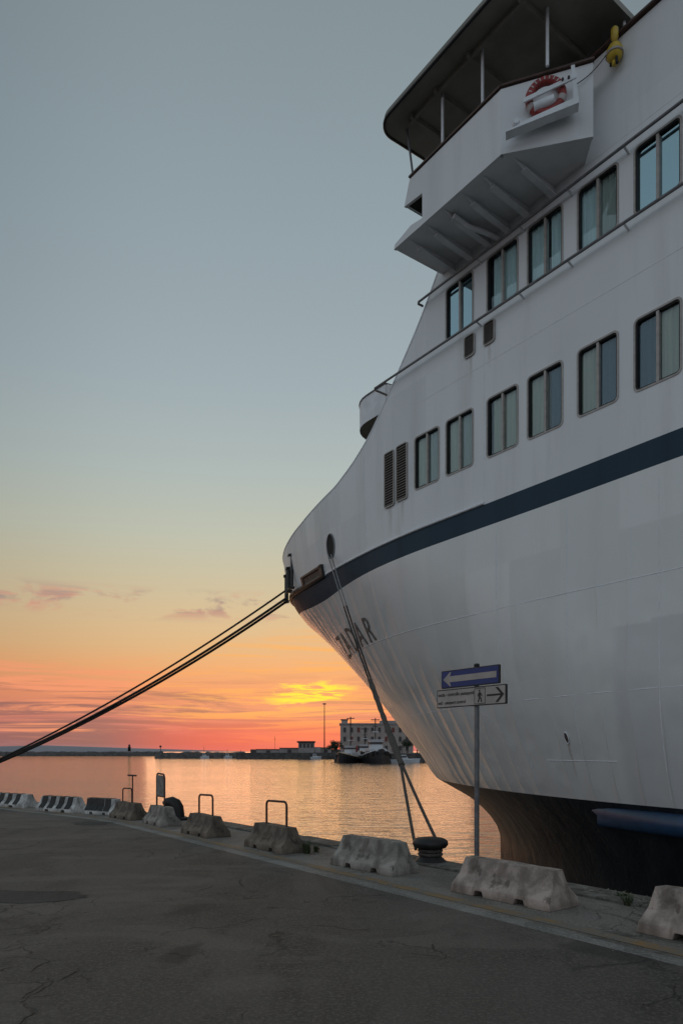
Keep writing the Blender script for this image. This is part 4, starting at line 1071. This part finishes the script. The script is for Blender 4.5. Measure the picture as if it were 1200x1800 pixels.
# ------------------------------------------------------------------ weeds
def weed(loc, n, h, seed, label):
    rr = random.Random(seed); m = MB()
    for i in range(n):
        a = rr.uniform(0, 6.28); r0 = rr.uniform(0, .05); L = h * rr.uniform(.45, 1.0); lean = rr.uniform(.1, .7)
        b = Vector((r0 * math.cos(a), r0 * math.sin(a), 0)); d_ = Vector((math.cos(a), math.sin(a), 0)); sd = Vector((-d_.y, d_.x, 0)) * rr.uniform(.004, .010)
        p1 = b + d_ * (L * lean * .35) + Vector((0, 0, L * .6)); p2 = b + d_ * (L * lean) + Vector((0, 0, L * .95))
        m.add([b - sd, b + sd, p1 + sd, p1 - sd, p2], [(0, 1, 2, 3), (3, 2, 4)])
        for q_ in range(3):
            k = rr.uniform(.3, .95); c_ = b.lerp(p2, k); a2 = rr.uniform(0, 6.28); e = Vector((math.cos(a2), math.sin(a2), rr.uniform(-.1, .6))) * rr.uniform(.02, .045); s2 = Vector((-e.y, e.x, 0)) * .35
            m.add([c_, c_ + e * .5 + s2, c_ + e, c_ + e * .5 - s2], [(0, 1, 2, 3)])
    o = m.build('weed_tuft', M['leaf'], loc=loc)
    return tag(o, label, 'weed', 'weeds growing on the quay')
weed(P(9.33, 6.05), 34, 0.24, 1, 'tallest weed tuft, at the right end of the brown hooped barrier')
weed(P(9.42, 6.28), 22, 0.15, 2, 'low weed tuft behind the right end of the brown hooped barrier')
WB = 'in the gap between the two pinkish barriers'
SW = ['second weed tuft from the left ' + WB, 'taller weed tuft, third from the left, ' + WB, 'tallest weed tuft, fourth from the left, ' + WB, 'low weed tuft, fifth from the left, ' + WB, 'weed tuft nearest the sign post barrier ' + WB, 'weed tuft half hidden by the crumbling barrier at the frame edge', 'weed tuft on the coping just behind the right end of the sign post barrier']
for i, (s_, t_) in enumerate(((3.95, 6.73), (3.72, 6.75), (3.55, 6.72), (3.36, 6.74), (4.25, 6.72), (3.15, 6.75), (4.5, 6.98))):
    weed(P(s_, t_), 20, 0.10 + 0.05 * (i % 3), 10 + i, SW[i])
weed(P(11.95, 6.7), 16, 0.12, 40, 'small weed tuft on the quay edge between the two brown hooped barriers')
# rubble lying on the quay edge
rr = random.Random(9); m = MB()
for i in range(150):
    s_ = rr.uniform(2.4, 5.0); t_ = 6.98 + rr.gauss(0, .10); r = rr.uniform(.008, .028); c_ = P(s_, min(t_, 7.12), 0.035)
    vs = [c_ + Vector((r * math.cos(k * 2.09 + i) * rr.uniform(.6, 1.2), r * math.sin(k * 2.09 + i) * rr.uniform(.6, 1.2), 0)) for k in range(3)] + [c_ + Vector((0, 0, r * .9))]
    m.add(vs, [(0, 1, 3), (1, 2, 3), (2, 0, 3)])
for i in range(260):
    s_ = rr.uniform(-3, 14); t_ = rr.choice((5.12, 5.25, 5.6, 6.6)) + rr.gauss(0, .12); r = rr.uniform(.004, .012); c_ = P(s_, t_, 0.008)
    vs = [c_ + Vector((r * math.cos(k * 2.09 + i), r * math.sin(k * 2.09 + i), 0)) for k in range(3)] + [c_ + Vector((0, 0, r * .9))]
    m.add(vs, [(0, 1, 3), (1, 2, 3), (2, 0, 3)])
tag(m.build('loose_gravel', M['conc_pale']), kind='stuff')

# ------------------------------------------------------------------ far harbour
hb_ = empty('harbour_building', (hz(652, 262), 262, 0.9), 0, 'three storey cream waterfront building with rows of windows', 'building')
X0, X1 = hz(598, 262) - hz(652, 262), hz(726, 262) - hz(652, 262)
HT = 10.6
MB().box((X0, 0, 0), (X1, 12, HT)).build('wall', M['cream'], hb_)
MB().box((X0 - .4, -.4, HT + .003), (X1 + .4, 12.4, HT + .5)).build('cornice', M['greywall'], hb_)
rt = MB().box((X0 + .4, .6, HT + .503), (X0 + 2.7, 3.5, HT + 1.7)).build('roof_turret', M['cream'], hb_)
MB().box((X0 + .1, .3, HT + 1.703), (X0 + 3.0, 3.8, HT + 2.0)).build('turret_roof', M['darkroof'], rt)
MB().box((X1 - 12, 1, HT + .503), (X1 - 4, 9, HT + 1.5)).build('attic', M['greywall'], hb_)
wmesh = MB().box((-.5, -.10, -.9), (.5, -.003, .9)).mesh('far_window', M['shutter'])
wmesh2 = MB().box((-.5, -.10, -.9), (.5, -.003, .9)).mesh('far_window', M['shutter_red'])
smesh = MB().box((-.65, -.22, -1.06), (.65, -.003, -.905)).mesh('far_sill', M['cream'])
for r_ in range(3):
    for k in range(10):
        o = link('window', wmesh2 if (k * 7 + r_ * 3) % 5 == 0 else wmesh, hb_, (X0 + 1.6 + k * 2.55, 0, 1.9 + r_ * 3.35)); link('sill', smesh, o)
hall = empty('harbour_office', (hz(538, 325), 325, 1.0), 0, 'small two storey harbour office under a dark overhanging roof', 'building')
MB().box((-3.6, 0, 0), (3.6, 6, 4.6)).build('wall', M['greywall'], hall)
MB().box((-4.2, -.8, 4.603), (4.0, 6.8, 5.3)).build('roof', M['darkroof'], hall)
for k in range(4): link('window', wmesh, hall, (-2.6 + k * 1.75, 0, 3.2))
MB().box((3.603, .5, 0), (6.5, 5, 2.6)).build('annex', M['greywall'], hall)
for i, (px, w_, h, lab) in enumerate(((508, 9, 2.0, 'low grey shed left of the harbour office'), (470, 11, 1.4, 'long very low shed farther left along the far quay'), (572, 5, 2.2, 'low grey shed right of the harbour office'))):
    sh = empty('quay_shed', (hz(px, 330), 332 + i, 1.0), 0, lab, 'shed', 'sheds along the far quay')
    MB().box((-w_ / 2, 0, 0), (w_ / 2, 5, h)).build('wall', M['greywall'], sh)
    MB().box((-w_ / 2 - .3, -.3, h + .003), (w_ / 2 + .3, 5.3, h + .3)).build('roof', M['darkroof'], sh)
    MB().box((-.9, -.06, 0), (.9, -.003, h * .75)).build('door', M['shutter'], sh)
ml = empty('light_mast', (hz(570, 270), 270, 0.9), 0, 'tall slender floodlight mast standing left of the cream building', 'light mast')
MB().tube([(0, 0, 0), (0, 0, 18.6)], [0.24, 0.13], 8).build('mast', M['dark'], ml)
MB().lathe([(0.3, 18.5), (0.75, 18.6), (0.75, 18.85), (0.2, 19.0)], seg=12).build('floodlight_ring', M['dark'], ml)
m2 = empty('antenna_mast', (hz(483, 350), 350, 1.0), 0, 'thin antenna mast on the far quay left of the office', 'mast')
MB().tube([(0, 0, 0), (0, 0, 8.0)], 0.07, 6).build('mast', M['dark'], m2); MB().box((-.5, -.03, 6.5), (.5, .03, 6.6)).build('crossarm', M['dark'], m2)
lh = empty('harbour_beacon', (hz(228, 520), 519, 1.2), 0, 'squat dark harbour beacon at the end of the far breakwater', 'lighthouse')
MB().lathe([(1.2, 0), (.95, 3.2), (1.4, 3.3), (1.4, 3.6), (.75, 3.7), (.75, 4.8), (.9, 4.9), (.2, 5.6)], seg=12).build('tower', M['dark'], lh)
MB().box((-2.6, -1.5, -.4), (2.6, 1.5, 0.5)).build('plinth', M['greywall'], lh)
lp = empty('beacon_post', (hz(282, 345), 345, 0.9), 0, 'thin beacon post with a small head on the breakwater tip', 'beacon')
MB().tube([(0, 0, 0), (0, 0, 2.6)], 0.16, 8).build('post', M['dark'], lp); MB().lathe([(.3, 2.6), (.55, 2.75), (.55, 3.3), (.2, 3.6)], seg=10).build('lantern', M['dark'], lp)
def small_boat(px, Y, L, lab, mast=0.0):
    b = empty('small_boat', (hz(px, Y), Y, WZ), 0, lab, 'boat', 'small boats along the far quay')
    pl = [(-L / 2, 0.9), (-L / 2, -.9), (L * .2, -.95), (L * .5, 0), (L * .2, .95)]
    m = MB(); n = len(pl); m.add([(x * .93, y * .8, -.2) for x, y in pl] + [(x, y, .9 + (0.35 if x > L * .4 else 0)) for x, y in pl], [tuple(range(n))[::-1], tuple(range(n, 2 * n))] + [(i, (i + 1) % n, n + (i + 1) % n, n + i) for i in range(n)])
    m.build('hull', M['tugwhite'], b)
    c_ = MB().hexa([(-L * .28, -.7, .92), (L * .12, -.7, .92), (L * .12, .7, .92), (-L * .28, .7, .92), (-L * .25, -.6, 2.3), (L * .02, -.6, 2.3), (L * .02, .6, 2.3), (-L * .25, .6, 2.3)]).build('cabin', M['tugwhite'], b)
    MB().box((-L * .22, -.69, 1.5), (L * .04, -.66, 2.0)).build('cabin_window', M['shutter'], c_)
    MB().tube([(-L * .1, 0, 2.3), (-L * .1, 0, 2.3 + max(mast, 1.6))], 0.07, 6).build('mast', M['dark'], b)
small_boat(360, 338, 4.2, 'white cabin boat at the left tip of the far quay', 3.4)
small_boat(401, 336, 4.0, 'white boat right of the leftmost cabin boat', 2.2)
small_boat(425, 337, 4.5, 'white boat midway along the far quay beside the low shed', 1.8)
small_boat(447, 335, 4.0, 'white boat beneath the thin antenna mast', 1.8)
small_boat(470, 334, 5.0, 'white cabin boat moored in front of the long low shed', 2.6)
small_boat(555, 313, 5.0, 'white cabin boat moored in front of the harbour office', 2.0)
def far_wall(px0, px1, Y, h, lab):
    m = MB().box((hz(px0, Y), Y, 0.9), (hz(px1, Y), Y + .6, 0.9 + h)); tag(m.build('harbour_wall', M['rock']), lab, 'wall')
far_wall(440, 600, 345, 1.7, 'long dark harbour wall behind the sheds on the far quay')

def tug(px, Y, rz, sc, lab, buff, mh):
    fend_m = M['tugbuff'] if buff else M['tugwhite']
    b = empty('tugboat', (hz(px, Y), Y, WZ), rz, lab, 'tugboat', 'tugboats moored at the far quay')
    L, Bm = 20 * sc, 4.0 * sc
    def sec(x):
        u = (x + L / 2) / L; w_ = Bm * (1 - max(0, (u - .55) / .45) ** 2.2) * (1 - 0.12 * max(0, (.15 - u) / .15)); zt = (2.2 + 2.1 * max(0, (u - .35) / .65) ** 2) * sc
        return w_, zt
    xs = [-L / 2 + L * k / 20 for k in range(21)]; rows = []
    for fy in (-1, -.98, -.75, 0, .75, .98, 1):
        rows.append([(x, sec(x)[0] * fy * (1.0 if abs(fy) > .9 else 1), sec(x)[1] if abs(fy) == 1 else (0.0 if abs(fy) > .9 else -.6)) for x in xs])
    m = MB(); m.grid(rows); m.add([r[0] for r in rows], [tuple(range(7))])
    rows2 = [[(x, -sec(x)[0] * .97, sec(x)[1] - .5) for x in xs], [(x, sec(x)[0] * .97, sec(x)[1] - .5) for x in xs]]; m.grid(rows2)
    hull = m.build('hull', M['tugblack'], b)
    m = MB()
    for sgn in (-1, 1): m.tube([(x, sec(x)[0] * sgn, sec(x)[1]) for x in xs], .16 * sc, 6)
    m.build('gunwale', M['tugbuff'] if buff else M['tugwhite'], hull)
    for k in range(-3, 4):
        for sgn in (-1, 1):
            x = k * 2.4 * sc; w_, zt = sec(x)
            m = MB(); m.torus((x, sgn * (w_ + .12), zt - .75 * sc), .42 * sc, .17 * sc, (1, 0, 0), (0, 0, 1), 14, 6); m.build('tyre_fender', M['rubber'], hull)
    for yq in (-.9, 0, .9):
        x = L / 2 - .55 * sc - abs(yq) * .8
        m = MB(); m.torus((x, yq * 1.1 * sc, 2.9 * sc), .45 * sc, .19 * sc, (0, 1, 0), (0, 0, 1), 14, 6); m.build('tyre_fender', M['rubber'], hull)
    m = MB(); m.tube([(L / 2 - .9 - abs(q_) * .9, q_ * 1.5 * sc, 3.7 * sc) for q_ in (-1, -.5, 0, .5, 1)], .42 * sc, 8); m.build('bow_fender', fend_m, hull)
    d = MB().box((-5.0 * sc, -2.4 * sc, 1.8 * sc), (3.6 * sc, 2.4 * sc, 4.3 * sc)).build('deckhouse', M['tugwhite'], b, bevel=.1)
    for k in range(5): MB().box((3.6 * sc + .003, (-1.9 + k * .86) * sc, 3.1 * sc), (3.6 * sc + .04, (-1.4 + k * .86) * sc, 3.7 * sc)).build('porthole', M['shutter'], d)
    for k in range(5): MB().box(((-4.3 + k * 1.6) * sc, -2.4 * sc - .04, 3.0 * sc), ((-3.6 + k * 1.6) * sc, -2.4 * sc - .003, 3.6 * sc)).build('porthole', M['shutter'], d)
    whm = MB(); oc = [(2.6, -1.2), (2.6, 1.2), (1.6, 1.9), (-1.6, 1.9), (-1.6, -1.9), (1.6, -1.9)]
    whm.slab([(x * sc, y * sc, 4.303 * sc) for x, y in oc], (0, 0, 2.5 * sc)); wh_ = whm.build('wheelhouse', M['tugwhite'], b)
    m = MB(); m.slab([(x * 1.015 * sc, y * 1.015 * sc, 5.5 * sc) for x, y in oc], (0, 0, .75 * sc)); m.build('wheelhouse_window', M['shutter'], wh_)
    m = MB(); m.slab([(x * 1.12 * sc, y * 1.12 * sc, 6.81 * sc) for x, y in oc], (0, 0, .16 * sc)); m.build('wheelhouse_roof', M['tugwhite'], wh_)
    for sgn in (-1, 1): MB().lathe([(.55 * sc, 4.3 * sc), (.5 * sc, 7.0 * sc), (.42 * sc, 7.1 * sc)], c=(-3.4 * sc, sgn * 1.2 * sc, 0), seg=12).build('funnel', M['tugred'] if sgn > 0 else M['tugblack'], b)
    m = MB(); m.tube([(-.5 * sc, 0, 6.9 * sc), (-.5 * sc, 0, mh)], .17, 6); m.tube([(-.5 * sc, -1.3, mh - .5), (-.5 * sc, 1.3, mh - .5)], .13, 6); m.tube([(-.5 * sc, -.8, mh - 2.4), (-.5 * sc, .8, mh - 2.4)], .1, 6); m.build('mast', M['dark'], b)
    MB().box((-.8 * sc, -1.0, 9.2 * sc), (-.2 * sc, 1.0, 9.45 * sc)).build('radar_bar', M['tugwhite'], b)
    MB().lathe([(.5 * sc, 1.9 * sc), (.5 * sc, 2.8 * sc), (.7 * sc, 2.9 * sc), (.7 * sc, 3.1 * sc)], c=(L * .34, 0, 0), seg=12).build('towing_bitt', M['tugbuff'], b)
tug(615, 214, math.radians(-118), 0.72, 'black tugboat with buff gunwale, on the left, half turned to the camera', True, 13.8)
tug(660, 210, math.radians(-82), 0.98, 'larger black hulled tugboat showing its bow, right of the other tug', False, 13.2)
small_boat(712, 214, 9.0, 'white boat between the larger tug and the ferry bow', 3.0)

tug(641, 226, math.radians(-100), 0.80, 'dark tugboat half hidden behind the two front ones', True, 11.0)
def far_tree(px, Y, h, w_, seed, lab):
    rr = random.Random(seed); b = empty('tree', (hz(px, Y), Y, 0.9), 0, lab, 'tree', 'trees behind the far quay')
    MB().tube([(0, 0, 0), (.1, 0, h * .35), (0, 0.1, h * .7)], [.22, .16, .06], 6).build('trunk', M['bark'], b)
    m = MB()
    cl = [(rr.uniform(-.35, .35) * w_, rr.uniform(-.35, .35) * w_, h * rr.uniform(.45, .85), rr.uniform(.16, .3) * w_) for _ in range(12)]
    for i in range(700):
        c_ = rr.choice(cl); v = Vector((rr.gauss(0, 1), rr.gauss(0, 1), rr.gauss(0, .8))).normalized() * c_[3] * rr.uniform(.5, 1.1)
        p_ = Vector(c_[:3]) + v; u_ = Vector((rr.uniform(-1, 1), rr.uniform(-1, 1), rr.uniform(-1, 1))).normalized() * .22; w2 = u_.cross(v).normalized() * .16 if v.length else u_
        m.add([p_ - u_, p_ + w2, p_ + u_, p_ - w2], [(0, 1, 2, 3)])
    m.build('crown', M['treeleaf'], b)
far_tree(592, 250, 4.6, 4.5, 1, 'small dark tree at the left foot of the cream building')
far_tree(583, 262, 3.4, 4.0, 2, 'low dark bushy tree next to the light mast')
far_tree(733, 238, 6.5, 6.0, 3, 'dark round tree at the right, beside the ferry stem')
far_tree(716, 250, 5.0, 5.0, 4, 'dark tree between the cream building and the round tree')
